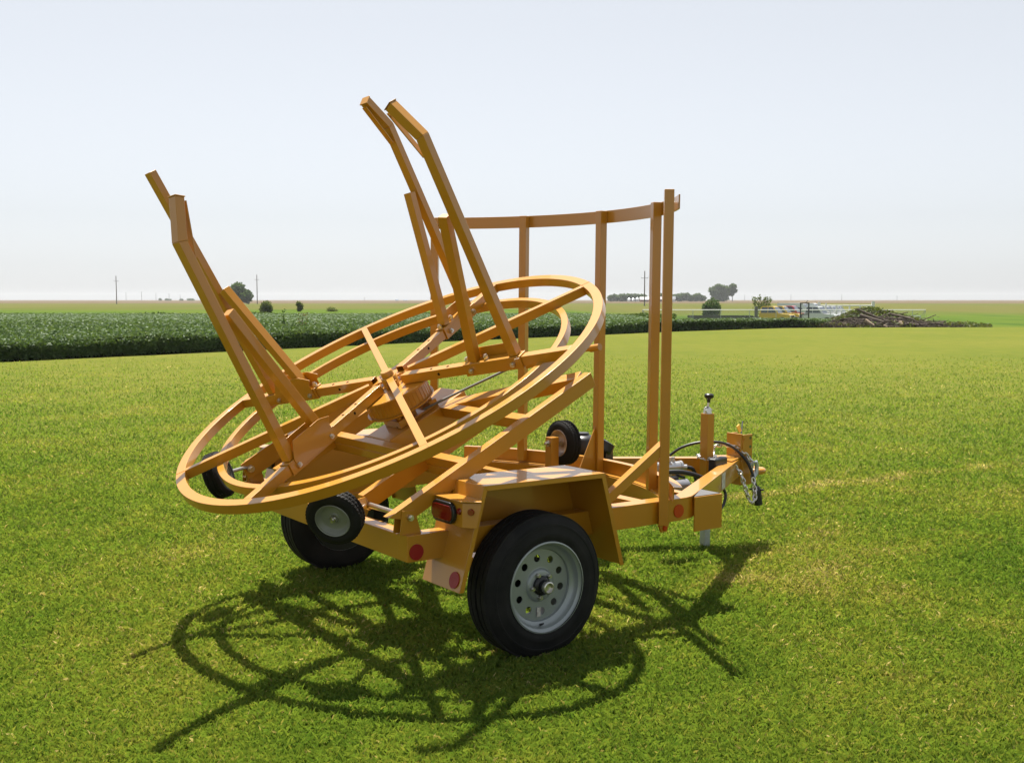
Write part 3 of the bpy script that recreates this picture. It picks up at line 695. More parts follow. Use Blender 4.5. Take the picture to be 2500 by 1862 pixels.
# ------------------------------------------------------------------ grass blades
def blades(n, y0, y1):
    t = rng.random(n); p = -.15; y = (y0**p+t*(y1**p-y0**p))**(1/p)              # dense near the camera, thinning smoothly away
    x = (rng.random(n)*2-1)*(.54*y+1.1); h = .040; wd = .00033*np.maximum(y, 3.2)**.95
    th_ = 1-np.clip((y-9)/24, 0, 1)**.6; k_ = rng.random(n) < th_; x, y, wd = x[k_], y[k_], wd[k_]
    ok = y < edge(x)-.05; x, y, wd = x[ok], y[ok], wd[ok]; n = len(x)
    cl = .5+.5*np.sin(x*9.1+2*np.sin(y*5.3))*np.sin(y*8.3+2*np.sin(x*6.1))
    hh = h*(.55+.55*rng.random(n)+.30*cl); th = rng.random(n)*2*np.pi; le = .25+.75*rng.random(n)
    ww = wd*(.6+.7*rng.random(n)); ph = rng.random(n)*2*np.pi
    sx, sy = np.cos(ph)*ww, np.sin(ph)*ww
    lx_, ly_ = np.cos(th)*hh*le, np.sin(th)*hh*le; z = np.zeros(n)
    a = np.stack([x-sx, y-sy, z], 1); b = np.stack([x+sx, y+sy, z], 1)
    c = np.stack([x+sx*.7+lx_*.38, y+sy*.7+ly_*.38, hh*.62], 1); d = np.stack([x+lx_, y+ly_, hh*(1-.45*le*le)], 1)
    tint = np.clip(rng.normal(.36, .13, n), 0, 1)
    for (p0, p1, wl, am) in (((1830,1212),(2330,1150),.17,.62),((1880,1420),(2300,1330),.20,.38),((1700,1440),(1960,1330),.14,.30)):
        a0, b0 = at(*p0, 5), at(*p1, 5); C0 = np.array([0,0,CAMH]); g0, g1 = [np.array(C0)+(np.array(v)-C0)*(CAMH/(CAMH-v.z)) for v in (a0, b0)]
        dl = (g1-g0)[:2]; L0 = np.hypot(*dl); dl /= L0; u = (x-g0[0])*dl[0]+(y-g0[1])*dl[1]; v_ = -(x-g0[0])*dl[1]+(y-g0[1])*dl[0]+.06*np.sin(u*5)
        tint += am*np.exp(-(v_/wl)**2)*(u > -.3)*(u < L0+.5)*rng.random(n)**.7
    k_ = rng.random(n) < .022; tint[k_] = rng.uniform(.75, 1, k_.sum()); tint = np.clip(tint, 0, 1)
    return np.stack([a, b, c, d], 1).reshape(-1,3), tint
parts = [blades(980000, 2.6, 33)]
g = np_mesh('grass', np.concatenate([p[0] for p in parts]), 4, GRASS, attrs={'tint': np.concatenate([p[1] for p in parts])})
tag(g, 'short mown green grass blades covering the lawn around the trailer', 'grass', kind='stuff')

# ------------------------------------------------------------------ soybean field
def soy(n):
    px = rng.uniform(-520, 2050, n); k = (px-1250)/FPX
    ys = np.linspace(5, 75, 700); db = np.empty(n)
    kk = np.linspace(k.min(), k.max(), 400); tab = [ys[np.argmax(ys > edge(q*ys))] for q in kk]; db = np.interp(k, kk, tab)
    front = rng.random(n) < .16; t = rng.random(n)
    back = np.where(px < 1575, 93, np.minimum(db+3.5, 93)); d = np.where(front, db+.15+.5*rng.random(n), db+.3+(back-db)*t**1.7)
    d = np.where(px > 1575, db+.2+(back-db)*t, d)
    x = k*d; keep = ~((px > 1880) & (rng.random(n) < (px-1880)/150)); x, d, front, db = x[keep], d[keep], front[keep], db[keep]; n = len(x)
    row = .5+.5*np.cos((d-edge(x)*.0-x*1.05)*2*np.pi/1.05)                     # rows run along the lawn edge
    lump = .5+.5*np.sin(x*2.3+1.7*np.sin(d*1.1))*np.sin(d*2.1+1.3*np.sin(x*1.9))
    top = .43+.07*row+.09*lump*np.clip(45/d,.3,1)
    z = np.where(front, .04+(top-.04)*rng.random(n)**.75, top-.14*rng.random(n)**2+.05*np.clip(40/d,.4,1)*rng.normal(size=n).clip(-1,1.8))
    z += gz(x, d)+.012
    s = .055*np.clip(d/38, .85, 1.5)*rng.uniform(.7, 1.35, n)
    v = leaf_quads(np.stack([x, d, z], 1), s, up=1.0, aspect=.66).reshape(-1,4,3); cz = v[:,:,2].mean(1)[:,None]; v[:,:,2] = cz+(v[:,:,2]-cz)*np.where(front, .8, np.clip(1.0-(d-36)/40, .30, .75))[:,None]; v = v.reshape(-1,3)
    tint = np.clip(rng.normal(.45, .2, n)*np.clip(50/d, .35, 1)+.45*(1-np.clip(50/d, .35, 1))+.25*(lump-.5)*np.clip(45/d, .2, 1), 0, 1)
    # the closed canopy under the top leaves
    cs = []; ct = []
    for yy in np.arange(26, 93, 1.0):
        for xx in np.arange(-.68*yy-3, (.125*yy if yy > 60 else 12), 1.0):
            if yy > edge(xx)+1.6: cs.append([[xx,yy,.40],[xx+1,yy,.40],[xx+1,yy+1,.40],[xx,yy+1,.40]]); ct.append(.42)
    cv = np.array(cs).reshape(-1,3); cv[:,2] += gz(cv[:,0],cv[:,1])+.012+.05*np.sin(cv[:,0]*3.7)*np.sin(cv[:,1]*2.9)
    return np.concatenate([v, cv]), np.concatenate([tint, np.array(ct)])
v, t = soy(340000)
f = np_mesh('soybean_field', v, 4, SOY, attrs={'tint': t}); tag(f, 'dense dark green soybean crop bordering the mown lawn', 'crop field', kind='stuff')
for (px, py, hgt, nm, lab) in ((692, 768, .55, 'tall_weed', 'dark tall weed sticking up out of the soybeans left of the turntable'), (738, 772, .40, 'tall_weed', 'pale feathery weed rising from the soybeans beside the darker one')):
    d = 47; p = at(px, py, d); p.z = .45; c = np.stack([rng.normal(0,.10,60), rng.normal(0,.10,60), rng.uniform(.0,hgt+.25,60)],1)*np.array([1,1,1])
    o = np_mesh(nm, leaf_quads(c, .05)+0, 4, WEED if nm and 'pale' in lab else TREE, attrs={'tint': rng.random(60)}); o.location = p; tag(o, lab, 'weed')
    MB().path([(0,0,-.4),(0,.02,hgt)], .012).build('stem', BARK, o)

n = 16000; px = rng.uniform(-150,1650,n); k = (px-1250)/FPX; d = rng.uniform(93,112,n); x = k*d; hh = .55*np.clip(.22+.5*np.sin(x*.9)*np.sin(x*.37+1)+.2*np.sin(x*2.1),.05,1)*np.exp(-((d-97)/9)**2)+.08
WEED0 = leaf_mat('margin_leaf', [(0, (.030,.060,.012)), (.6, (.060,.100,.014)), (1, (.10,.13,.02))], .7, .25, .1)
f = np_mesh('field_margin', leaf_quads(np.stack([x,d,hh*rng.random(n)**.7],1), .13*rng.uniform(.6,1.5,n), up=.3), 4, WEED0, attrs={'tint': np.clip(rng.normal(.4,.2,n),0,1)})
tag(f, 'rough grass and low weeds along the back edge of the soybean field', 'grass', kind='stuff')
# ------------------------------------------------------------------ trees and shrubs
def tree(name, label, cat, base, h, w, n, m, blobs, trunk=.0, leaf=.25, group=None, tw=.1, limbs=3):
    """blobs: (x, z, rx, rz) in units of w/2 and h"""
    o = empty(name, base, 0, label, cat, group); cs = []
    tot = sum(b[2]*b[3] for b in blobs)
    for (bx, bz, rx, rz) in blobs:
        k = int(n*rx*rz/tot); d = rng.normal(size=(k,3)); d /= np.linalg.norm(d,axis=1)[:,None]; r = rng.random(k)**(.42)
        u = d[:,0]*3.1+bx*4; gap = (np.sin(u*2.1+d[:,2]*3.7)*np.sin(d[:,1]*4.3+d[:,2]*2.9+bx*7) > -.62) | (r < .55); d, r = d[gap], r[gap]
        r = r*(1+.16*np.sin(d[:,0]*6+bx*5)*np.sin(d[:,2]*7+d[:,1]*4))
        cs.append(np.stack([(bx+d[:,0]*r*rx)*w/2, d[:,1]*r*rx*w/2, (bz+d[:,2]*r*rz)*h], 1))
    c = np.concatenate(cs); c[:,2] = np.maximum(c[:,2], .02*h)
    np_mesh('crown', leaf_quads(c, leaf*rng.uniform(.6,1.4,len(c))), 4, m, o, {'tint': np.clip(rng.normal(.45,.22,len(c)),0,1)})
    mb = MB(); top = max(b[1] for b in blobs)*h*.75
    mb.path([(0,0,-.2),(w*.01,0,top*.5),(0,0,top)], [tw, tw*.75, tw*.3], n=3, seg=8) if False else mb.cyl((0,0,-.2), (w*.02,0,top), tw, tw*.35, 8)
    for i in range(limbs):
        b = blobs[i % len(blobs)]; mb.cyl((0,0,top*(.35+.15*i)), (b[0]*w/2*.9, (.2 if i % 2 else -.2)*w/2, b[1]*h), tw*.5, tw*.15, 6)
    mb.build('trunk', BARK, o); return o
def pxh(p, d): return p*d/FPX
d = 400; p = at(588, 741, d)
tree('dark_tree', 'dark round tree with a smaller lobe, standing in the far field beside a utility pole', 'tree', (p.x,p.y,.1), 7.9, 8.6, 5200, TREE, [(-.25,.68,.62,.34),(-.30,.36,.66,.34),(.50,.34,.52,.33),(.1,.30,.8,.26)], leaf=.42, tw=.25)
d = 140; p = at(650, 757, d); tree('bush', 'round grey-green bush at the edge of the soybeans below the utility pole', 'bush', (p.x,p.y,0), 1.55, 1.85, 1700, SHRUB, [(0,.58,.75,.42),(-.45,.30,.55,.32),(.45,.32,.55,.34),(0,.16,.85,.20)], leaf=.11, tw=.04)
d = 150; p = at(731, 756, d); tree('bush', 'smaller upright bush to the right of the round grey-green one', 'bush', (p.x,p.y,0), 1.5, 1.3, 1200, SHRUB, [(-.2,.66,.55,.32),(.25,.46,.6,.36),(0,.20,.62,.24)], leaf=.10, tw=.04)
d = 150; p = at(810, 754, d); tree('bush', 'low dark bush lying in the pale grass strip behind the soybeans', 'bush', (p.x,p.y,0), .75, 1.5, 500, SHRUB, [(0,.40,.95,.45),(-.3,.15,.8,.2),(.4,.15,.8,.2)], leaf=.09, tw=.03)
d = 150; p = at(1737, 760, d); tree('round_bush', 'dark green ball-shaped bush behind the white fence rail', 'bush', (p.x,p.y,-1.1), 2.9, 2.8, 2600, TREE, [(0,.55,.92,.46),(-.45,.40,.5,.38),(.45,.38,.5,.38)], leaf=.14, tw=.08)
d = 140; p = at(1859, 752, d); tree('feathery_shrub', 'sparse feathery shrub with upright sprays behind the yellow trucks', 'shrub', (p.x,p.y,-.9), 3.1, 2.9, 800, SHRUB, [(-.62,.80,.28,.20),(-.15,.90,.22,.14),(.3,.84,.26,.18),(.7,.80,.26,.16),(-.2,.52,.6,.28),(.35,.55,.55,.25)], leaf=.11, tw=.05, limbs=6)
# distant farmstead
def wood(name, label, px0, px1, top, d, n, lf):
    x0, x1 = at(px0,731,d).x, at(px1,731,d).x; h = pxh(731-top, d); cs = []
    x = x0
    while x < x1:
        r = h*rng.uniform(.42,.62); hz = h*rng.uniform(.72,1.02); k = int(n*r/(x1-x0)); q = rng.normal(size=(k,3)); q /= np.linalg.norm(q,axis=1)[:,None]; rr = rng.random(k)**.45
        cs.append(np.stack([x+q[:,0]*rr*r, d+q[:,1]*rr*r, hz*.52+q[:,2]*rr*hz*.5],1)); x += r*rng.uniform(.55,1.0)
    c = np.concatenate(cs); c[:,2] = np.maximum(c[:,2], .3)
    o = np_mesh(name, leaf_quads(c, lf*rng.uniform(.6,1.4,len(c))), 4, TREE, attrs={'tint': np.clip(rng.normal(.5,.2,len(c)),0,1)}); return tag(o, label, 'trees', kind='stuff')
wood('windbreak', 'low dark windbreak of trees left of the farm buildings on the horizon', 1492, 1572, 711, 900, 4200, .8)
wood('windbreak', 'row of distant trees along the horizon right of the tall guard posts', 1612, 1722, 710, 900, 5200, .8)
d = 880; p = at(1758, 730, d); tree('tall_tree', 'tall broad tree rising above the distant row of farm trees', 'tree', (p.x,p.y,-.5), 15, 19, 4600, TREE, [(-.60,.66,.42,.18),(-.15,.82,.42,.17),(.35,.74,.42,.18),(-.25,.48,.62,.24),(.40,.50,.55,.24),(0,.22,.75,.22)], leaf=.75, tw=.4)
p = at(1788, 730, d); tree('tall_tree', 'slender open-crowned tree at the right end of the distant farm trees', 'tree', (p.x,p.y,-.5), 15, 9, 1700, TREE, [(.05,.84,.72,.16),(-.35,.68,.62,.15),(.35,.62,.5,.14),(-.1,.46,.45,.14)], leaf=.7, tw=.35)
for i, (px, wpx, hpx, lab) in enumerate(((391,9,5,'leftmost and smallest'),(410,19,4.6,'second from left'),(443,10,4,'third from left'),(465,22,5,'rightmost and widest'))):
    d = 1500; p = at(px, 731, d); tree('distant_tree_clump', lab+' of the four low tree clumps on the left horizon', 'trees', (p.x,p.y,-1), pxh(hpx,d)+1.6, pxh(wpx,d), 500, TREE, [(-.3,.5,.6,.5),(.35,.45,.6,.48)], leaf=.6, tw=.2)
# ------------------------------------------------------------------ farm buildings on the horizon
WHITE = mat('white_siding', (.62,.63,.64), .6); ROOFW = mat('white_roof', (.78,.78,.78), .4); REDW = mat('red_barn', (.20,.055,.040), .8); BIN = mat('bin_steel', (.55,.57,.58), .4, metal=.5); BINB = mat('blue_steel', (.20,.25,.33), .45, metal=.3); DARK = mat('dark_opening', (.03,.03,.035), .8); PANE = mat('window_glass', (.03,.04,.05), .1)
def barn(px0, px1, top, d, wm, rm, label, name='barn'):
    a, b = at(px0,731,d).x, at(px1,731,d).x; h = pxh(731-top, d)+.4; hw = h*.55; dp = (b-a)*.45
    o = empty(name, ((a+b)/2, d, -.4), 0, label, 'building'); l = (b-a)/2
    MB().box(-l, l, -dp/2, dp/2, 0, hw).prism([(-l,-dp/2,hw),(-l,dp/2,hw),(-l,0,h-.12)], (2*l,0,0)).build('wall', wm, o, smooth=False)
    mb = MB()
    for s in (-1,1): mb.prism([(-l-.4, s*(dp/2+.4), hw-.25), (l+.4, s*(dp/2+.4), hw-.25), (l+.4, 0, h), (-l-.4, 0, h)], (0,0,.18))
    mb.build('roof', rm, o, smooth=False)
    MB().box(-l*.25, l*.25, -dp/2-.08, -dp/2-.002, 0, hw*.8).build('door', DARK if wm is REDW else WHITE, o, smooth=False); return o
def silo(px, wpx, top, d, m, label):
    p = at(px,731,d); r = pxh(wpx,d)/2; h = pxh(731-top,d)+.4; o = empty('grain_bin', (p.x,d,-.4), 0, label, 'grain bin')
    mb = MB(); mb.lathe([(r,0),(r,h*.68)], (0,0,0), (0,0,1), 24); mb.build('wall', m, o)
    MB().lathe([(r*1.05,h*.67),(r*.12,h*.97),(r*.12,h),(0,h)], (0,0,0), (0,0,1), 24).build('roof', m, o); return o
barn(1563, 1587, 720.5, 850, REDW, ROOFW, 'long red-walled barn with white roof behind the utility pole on the horizon')
barn(1604, 1620, 719.5, 840, REDW, ROOFW, 'small barn with a white roof seen between the two right guard posts')
barn(1633, 1648, 718.5, 845, WHITE, BIN, 'pale grey house just right of the guard posts on the horizon', 'farm_house')
for i, (px, lab) in enumerate(((1536,'leftmost of the three pale grain bins left of the barn'),(1546,'middle of the three pale grain bins left of the barn'),(1556,'rightmost and tallest of the three grain bins, next to the barn'))): silo(px, 9, 722 if i < 2 else 720, 855, BIN, lab)
silo(969, 9.5, 727.3, 1500, BINB, 'left of the two blue-grey bins on the horizon behind the turntable'); silo(990, 12, 728.4, 1500, BINB, 'wider right one of the two blue-grey bins on the horizon behind the turntable')
# ------------------------------------------------------------------ utility poles
WOODP = mat('pole_wood', (.16,.14,.125), .9)
def pole(px, top, d, label, lean=0.):
    p = at(px,731,d); h = pxh(731-top,d)+CAMH; o = empty('utility_pole', (p.x,p.y,0), 0, label, 'pole'); o.rotation_euler = (0,lean,0)
    MB().cyl((0,0,-.3),(0,0,h),.17,.12,10).build('shaft', WOODP, o)
    for zz, ww in ((h-1.9,.9),):
        MB().box(-ww,ww,-.06,.06,zz,zz+.1).build('crossarm', WOODP, o)
        for xx in (-ww*.9, ww*.9): MB().cyl((xx,0,zz+.1),(xx,0,zz+.32),.06,.04,8).build('insulator', GALV, o)
    return o
pole(284.6, 674, 385, 'grey utility pole at the far left of the field')
pole(628, 671, 400, 'utility pole right of the dark round tree')
pole(1573.5, 662, 280, 'tall utility pole seen between the guard posts in front of the barn')
base = None
for px, top in ((308,713),(346,712),(381,715),(413,716),(440,719),(491,719),(1818,719),(1931,719),(2055,718),(2190,722),(640+250,725)):
    d = 1400; p = at(px,731,d)
    if base is None:
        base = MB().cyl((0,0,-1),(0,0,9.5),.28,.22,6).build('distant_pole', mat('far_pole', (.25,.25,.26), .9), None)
        tag(base, 'faint thin utility pole far off on the horizon', 'pole', 'faint poles along the horizon'); o = base
    else: o = base.copy(); COL.objects.link(o)
    o.location = (p.x, d, 0); o.scale = (1,1,(pxh(731-top,d)+CAMH)/9.5)

# ================================================================== YARD BEHIND THE LAWN (right)
GLASS = mat('car_glass', (.045,.06,.085), .08, spec=.8)
TYRE2 = mat('car_tyre', (.016,.016,.016), .8)
CHROME = mat('chrome', (.6,.6,.6), .2, metal=.9)
def paint2(n, c): return mat(n, c, .28, coat=.5)
def pickup(base, head, m, label, name='pickup_truck', van=False, cap=False, chassis=False):
    o = empty(name, base, head, label, 'van' if van else 'pickup truck')
    W2 = .95
    prof = [(-2.7,.55),(-2.7,1.12),(-.75,1.16),(-.55,1.10),(1.05,1.12),(2.50,1.02),(2.62,.90),(2.65,.50)]
    if chassis: prof = [(-.90,.50),(-.90,1.14)]+prof[3:]
    if van: prof = [(-2.6,.5),(-2.65,1.25),(1.5,1.22),(2.3,1.0),(2.45,.85),(2.45,.48)]
    MB().prism([(x,-W2,z) for x, z in prof], (0,2*W2,0)).build('body', m, o)
    cb = [(-.85,1.13),(-.72,1.86),(-.55,1.93),(.55,1.92),(.72,1.86),(1.32,1.12)] if not van else [(-2.63,1.24),(-2.55,2.1),(-2.35,2.2),(.75,2.18),(.95,2.1),(1.62,1.2)]
    k = MB(); a = [(x, -W2+.06+(.10 if z > 1.5 else 0), z) for x, z in cb]; b = [(x, W2-.06-(.10 if z > 1.5 else 0), z) for x, z in cb]
    va = [k.bm.verts.new(p) for p in a]; vb = [k.bm.verts.new(p) for p in b]; k._q(va[::-1]); k._q(vb)
    for i in range(len(cb)): j = (i+1) % len(cb); k._q([va[i],va[j],vb[j],vb[i]])
    k.build('cab', m, o)
    x0, z0, x1, z1 = (1.28,1.16,.76,1.84) if not van else (1.58,1.26,.99,2.06)
    d = V((x1-x0,0,z1-z0)).normalized(); n = V((-d.z*-1,0,-d.x*1))
    MB().prism([(x0,-.80,z0),(x0,.80,z0),(x1,.72,z1),(x1,-.72,z1)], n*.02).build('windscreen', GLASS, o)
    for s in (-1,1):
        for q in ([(-.70,1.20),(-.60,1.80),(.05,1.82),(.05,1.20)],[(.12,1.20),(.12,1.82),(.60,1.80),(1.05,1.20)]):
            if van and q[0][0] < 0: continue
            MB().prism([(x, s*(W2-.055-(.10 if z > 1.5 else 0)), z) for x, z in q], (0,s*.02,0)).build('side_window', GLASS, o)
        for x in (-1.75,1.75):
            if chassis and x < 0: MB().box(-2.9,-.9,s*.45-.06,s*.45+.06,.52,.70).build('frame_rail', DARK, o)
            t = MB().lathe([(.20,-.11),(.34,-.12),(.38,-.08),(.38,.08),(.34,.12),(.20,.12)], (x,s*(W2-.09),.38), (0,1,0), 24).build('wheel', TYRE2, o)
            MB().lathe([(0,.04),(.12,.07),(.21,.05)], (x,s*(W2-.02),.38), (0,s,0), 16).build('rim', CHROME, t)
        MB().box(2.55,2.66,s*.72-.17,s*.72+.17,.74,.93).build('headlight', mat('lamp_glass',(.7,.72,.74),.1) if s < 0 and not bpy.data.materials.get('lamp_glass') else bpy.data.materials['lamp_glass'], o)
    MB().box(2.60,2.74,-.93,.93,.42,.62).build('bumper', CHROME, o); MB().box(2.60,2.675,-.50,.50,.70,.92).build('grille', DARK, o)
    if cap: MB().prism([(-2.6,-.85,1.14),(-2.6,.85,1.14),(-.95,.85,1.14),(-.95,-.85,1.14)], (0,0,.65)).build('bed_cap', m, o)
    return o
YEL = paint2('truck_yellow',(.62,.40,.008)); RED2 = paint2('truck_red',(.42,.012,.02)); WHT = paint2('truck_white',(.62,.64,.66))
def gpos(px, d): p = at(px, 760, d); return (p.x, d, float(gz(p.x, d)))
pickup(gpos(1879,121), R(-32), YEL, 'yellow cab truck at the left end of the parked row', 'cab_truck', chassis=True)
pickup(gpos(1901,126), R(-30), YEL, 'second yellow cab truck, half hidden between the first one and the red one', 'cab_truck', chassis=True)
pickup(gpos(1925,130), R(-30), RED2, 'red cab truck parked between the yellow and white trucks', 'cab_truck', chassis=True)
pickup(gpos(1947,143), R(-30), WHT, 'tall white van behind the red truck', 'white_van', van=True)
pickup(gpos(1974,147), R(-30), WHT, 'second white van, showing above the white trucks', 'white_van', van=True)
pickup(gpos(1988,120), R(-34), WHT, 'leftmost white truck, right beside the dark steel frame', 'cab_truck', chassis=True)
pickup(gpos(2004,124), R(-34), WHT, 'second white truck from the dark steel frame', 'cab_truck', chassis=True)
pickup(gpos(2020,127), R(-34), WHT, 'third white truck from the dark steel frame', 'cab_truck', chassis=True)
pickup(gpos(2035,130), R(-34), WHT, 'rightmost white truck, partly hidden by the brush pile', 'cab_truck', chassis=True)
# chain-link fence with a white top rail
FD = 110; x0, x1 = at(1569,756,FD).x, at(2260,756,FD).x; zt = at(1569,756.6,FD).z; zb = float(gz(30,FD))
WRAIL = mat('white_rail', (.80,.80,.78), .4); WIRE = mat('fence_wire', (.42,.44,.43), .5, metal=.5)
fc = empty('chain_link_fence', (0,0,0), 0, 'chain-link fence with a white top rail running across in front of the trucks', 'fence')
MB().cyl((x0,FD,zt),(x1,FD,zt),.045,seg=8).build('top_rail', WRAIL, fc)
for px in (1569,1638,1692,1760,1830,1895,1960,2028,2095,2162,2228): x = at(px,756,FD).x; MB().cyl((x,FD+.02,zb-.2),(x,FD+.02,zt+.02),.032,seg=8).build('fence_post', GALV, fc)
n = 420; xs = np.linspace(x0, x1, n); h = zt-zb; vs = []
for s in (-1,1):
    a = np.stack([xs, np.full(n,FD), np.full(n,zb)],1); b = a+np.array([s*h,0,h]); b[:,0] = np.clip(b[:,0],x0,x1); w_ = np.array([.003,0,0]); vs.append(np.stack([a-w_,a+w_,b+w_,b-w_],1).reshape(-1,3))
np_mesh('wire_mesh', np.concatenate(vs), 4, WIRE, fc)
x = at(1845,756,FD).x; MB().box(x-.15,x+.15,FD-.3,FD-.1,zb-.2,at(1845,748,FD).z).build('gate_post', mat('weathered_post',(.17,.16,.155),.9), fc)
# dark steel frame, flatbed frames, white rack
DST = mat('dark_steel',(.030,.028,.030),.6)
p = at(1964,777,106); o = empty('upright_frame',(p.x,106,float(gz(p.x,106))),R(8),'dark upright steel frame standing in front of the white trucks','frame')
w_ = pxh(21,106)/2; hh = at(1964,739,106).z-float(gz(p.x,106))
for s in (-1,1): MB().box(s*w_-.05,s*w_+.05,-.05,.05,0,hh).build('upright',DST,o)
MB().box(-w_,w_,-.045,.045,hh-.10,hh+.003).build('crossbar',DST,o); MB().box(-w_,w_,-.04,.04,hh*.5,hh*.5+.08).build('crossbar',DST,o); MB().cyl((.1,0,hh),(.32,0,hh+.22),.03).build('stub',DST,o)
for (px0,px1,d,lab) in ((1683,1768,114,'long black steel trailer frame lying behind the fence'),(1768,1810,116,'shorter black steel frame lying right of the long one'),(1813,1833,116,'small black steel frame nearest the yellow truck')):
    a, b = at(px0,770,d).x, at(px1,770,d).x; cx = (a+b)/2; l = (b-a)/2; zg = float(gz(cx,d)); zz = at(px0,770,d).z-zg
    o = empty('steel_trailer_frame',(cx,d,zg),R(4),lab,'trailer frame')
    for s in (-1,1): MB().box(-l,l,s*.9-.06,s*.9+.06,zz-.28,zz).build('frame_rail',DST,o)
    for k in range(max(2,int(l*2))): x = -l+.12+(2*l-.24)*k/max(1,int(l*2)-1 or 1); MB().box(x-.05,x+.05,-.84,.84,zz-.20,zz-.05).build('cross_member',DST,o)
    for s in (-1,1): MB().box(s*l*.6-.1,s*l*.6+.1,-.8,.8,0,zz-.29).build('support_block',DST,o)
WST = mat('white_steel',(.66,.66,.65),.5)
d = 122; a, b = at(1997,745,d).x, at(2135,745,d).x; cx = (a+b)/2; l = (b-a)/2; zg = float(gz(cx,d)); o = empty('white_pipe_rack',(cx,d,zg),0,'long white pipe rack standing behind the white trucks and the brush pile','rack'); zr = at(2060,746,d).z-zg
MB().cyl((-l,0,zr),(l,0,zr),.07,seg=8).build('top_pipe',WST,o); MB().cyl((-l,0,zr-.75),(l,0,zr-.75),.06,seg=8).build('lower_pipe',WST,o)
for f in (-.96,-.72,-.34,-.16,.12,.5,.97): MB().box(l*f-.07,l*f+.07,-.07,.07,0,zr+(.28 if f in (-.96,.97,-.72) else .06)).build('post',WST,o)
MB().box(l*.90,l*1.0,-.09,.09,zr-.3,zr+.5).build('end_plate',WST,o); MB().box(-l*1.0,-l*.92,-.09,.09,zr-.3,zr+.4).build('end_plate',WST,o)
d = 100; a = at(2205,757,d); zg = float(gz(a.x,d)); o = empty('cattle_gate',(a.x,d,zg),R(-3),'low grey tube gate behind the right end of the brush pile','gate')
for zz in (.35,.75,1.15): MB().cyl((-2.2,0,zz),(1.6,0,zz),.035,seg=8).build('rail',GALV,o)
for x in (-2.2,-.3,1.6): MB().cyl((x,0,-.1),(x,0,1.2),.04,seg=8).build('upright',GALV,o)
# weeds along the end of the soybeans
n = 20000; px = rng.uniform(1640,2420,n); k = (px-1250)/FPX; d = np.where(rng.random(n) < .5, rng.uniform(64.5,72,n), rng.uniform(65,71,n)); x = k*d
hgt = .16+.14*np.sin(x*1.7)*np.sin(d*.9)+.16*rng.random(n); hgt *= np.where(px < 1800, .8, 1.0)*np.where(px < 1700, (px-1640)/60, 1)
keep = (d > edge(x)+.2+.5*np.sin(x*2.3)) & (hgt > .05); x, d, hgt, px = x[keep], d[keep], hgt[keep], px[keep]
z = gz(x,d)+hgt*rng.random(len(x))**.7; brown = np.exp(-((px-2030)/85)**2)*(d < 72)
f = np_mesh('weeds', leaf_quads(np.stack([x,d,z],1), .085*rng.uniform(.6,1.5,len(x)), up=.3, aspect=.4), 4, WEED, attrs={'tint': np.clip(rng.normal(.36,.18,len(x))+.5*brown*rng.random(len(x)),0,1)})
tag(f, 'rough green and brownish weeds growing between the lawn and the yard', 'weeds', kind='stuff')
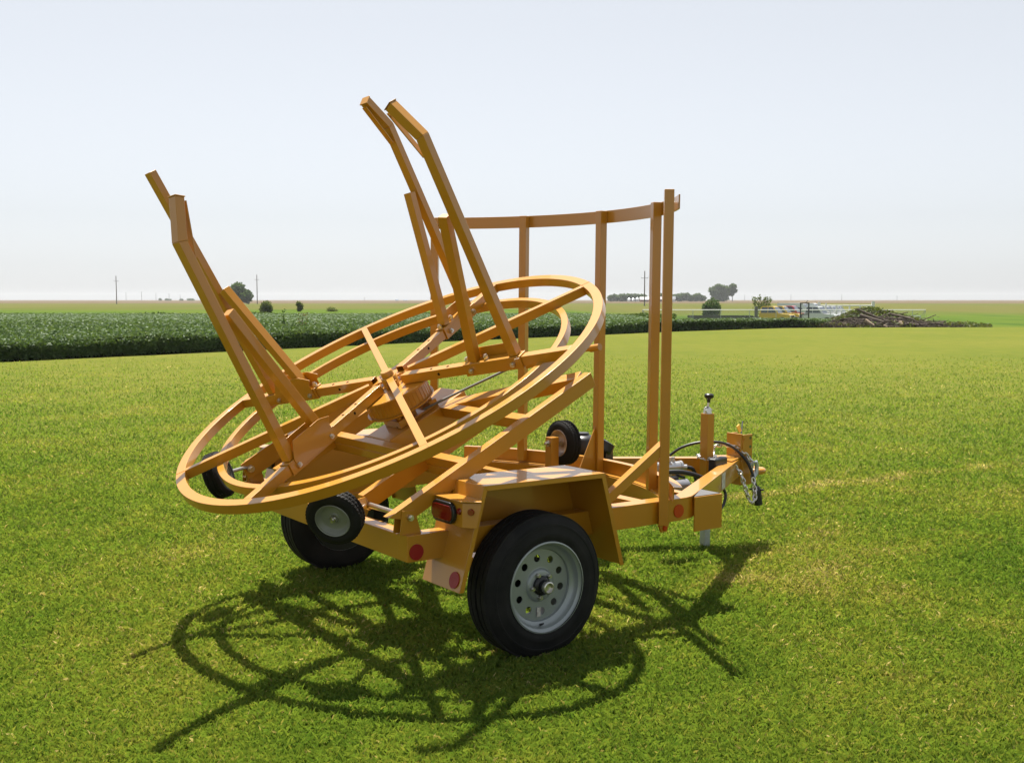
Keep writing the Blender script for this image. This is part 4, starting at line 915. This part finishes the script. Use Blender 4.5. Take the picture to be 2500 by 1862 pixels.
# brush pile
bp0 = V((21.3,66.5,0)); zg = float(gz(21.3,66.5))
bp = empty('brush_pile',(bp0.x,bp0.y,zg),0,'pile of dead branches and logs under green vines at the right lawn edge','brush pile')
DEAD = mat('dead_wood',(.065,.047,.036),.9,bump=(20,.6,.02),var=(6,.9,(.13,.10,.08))); PALE = mat('pale_log',(.36,.27,.19),.8,var=(8,.7,(.24,.17,.12)))
prof = lambda x: max(.12, 1.08*math.exp(-((x-.9)/2.1)**2)+.35*math.exp(-((x-3.6)/1.6)**2)+.22*math.exp(-((x+2.6)/1.2)**2))
for i in range(190):
    x = rng.uniform(-3.8,5.0); y = rng.uniform(-1.5,1.6); h = prof(x)*max(.1,1-(abs(y)/1.9)**2); z = h*rng.uniform(.1,.95); L_ = rng.uniform(1.0,3.0); an = rng.normal(0,.5)+(math.pi if rng.random() < .5 else 0); ti = rng.normal(-.12 if x > 0 else .15,.16); r = .014+.06*rng.random()**2.2
    dv = V((math.cos(an)*math.cos(ti), math.sin(an)*.6, math.sin(ti))); m0 = V((x,y,max(z,.05))); pts = [m0-dv*L_/2, m0+V(rng.normal(0,.15,3)), m0+dv*L_/2]
    for p in pts: p.z = max(p.z, .03)
    MB().path(pts,[r,r*.85,r*.5],6,n=3).build('branch',DEAD,bp)
for (q0,q1,r,mm) in ((at(2111,782,65),at(2132,796,64.8),.14,PALE),(at(2158,795,64.9),at(2166,799,64.7),.09,PALE),(at(2196,791,65.2),at(2262,797,65),.15,DEAD),(at(2160,798,64.9),at(2205,799,64.8),.09,DEAD),(at(2100,770,66),at(2185,795,65.1),.11,DEAD),(at(2196,787,65),at(2202,794,64.8),.15,PALE)):
    q0 = q0-V((bp0.x,bp0.y,zg)); q1 = q1-V((bp0.x,bp0.y,zg)); MB().cyl(q0,q1,r,r*.85,10).build('log',mm,bp)
n = 6000; x = rng.uniform(-3.2,5.8,n); y = rng.uniform(-.2,2.4,n); h = np.array([prof(a) for a in x])*np.clip(1-(np.abs(y-.5)/2.4)**2,.05,1)
z = h*rng.uniform(.90,1.12,n)+.10; k = rng.random(n) < np.clip(.25+.6*y+.2*np.sin(x*2),0.02,1)
np_mesh('vines', leaf_quads(np.stack([x,y,z],1)[k], .075*rng.uniform(.6,1.5,k.sum())), 4, WEED, bp, {'tint': np.clip(rng.normal(.34,.16,k.sum()),0,1)})
n = 3500; x = rng.uniform(-5.2,6.0,n); y = rng.uniform(-1.9,-.6,n); z = np.abs(rng.normal(0,.18,n))+.02
np_mesh('twigs', leaf_quads(np.stack([x,y,z],1), .13*rng.uniform(.5,1.6,n), aspect=.10), 4, DEAD, bp)
# ================================================================== AIR
def haze():
    m = bpy.data.materials.new('haze'); m.use_nodes = True; nt = m.node_tree; nt.nodes.remove(nt.nodes['Principled BSDF'])
    v = nt.nodes.new('ShaderNodeVolumePrincipled'); v.inputs['Color'].default_value = (.93,.96,1,1); v.inputs['Density'].default_value = HAZE; v.inputs['Anisotropy'].default_value = .3
    nt.links.new(v.outputs[0], nt.nodes['Material Output'].inputs['Volume'])
    o = MB().box(-3100,3100,-310,3100,-3,19).build('haze', m, None, smooth=False); tag(o, kind='stuff'); tag(o, 'thin pale summer haze over the fields', 'haze')
HAZE = .00014
if HAZE: haze()
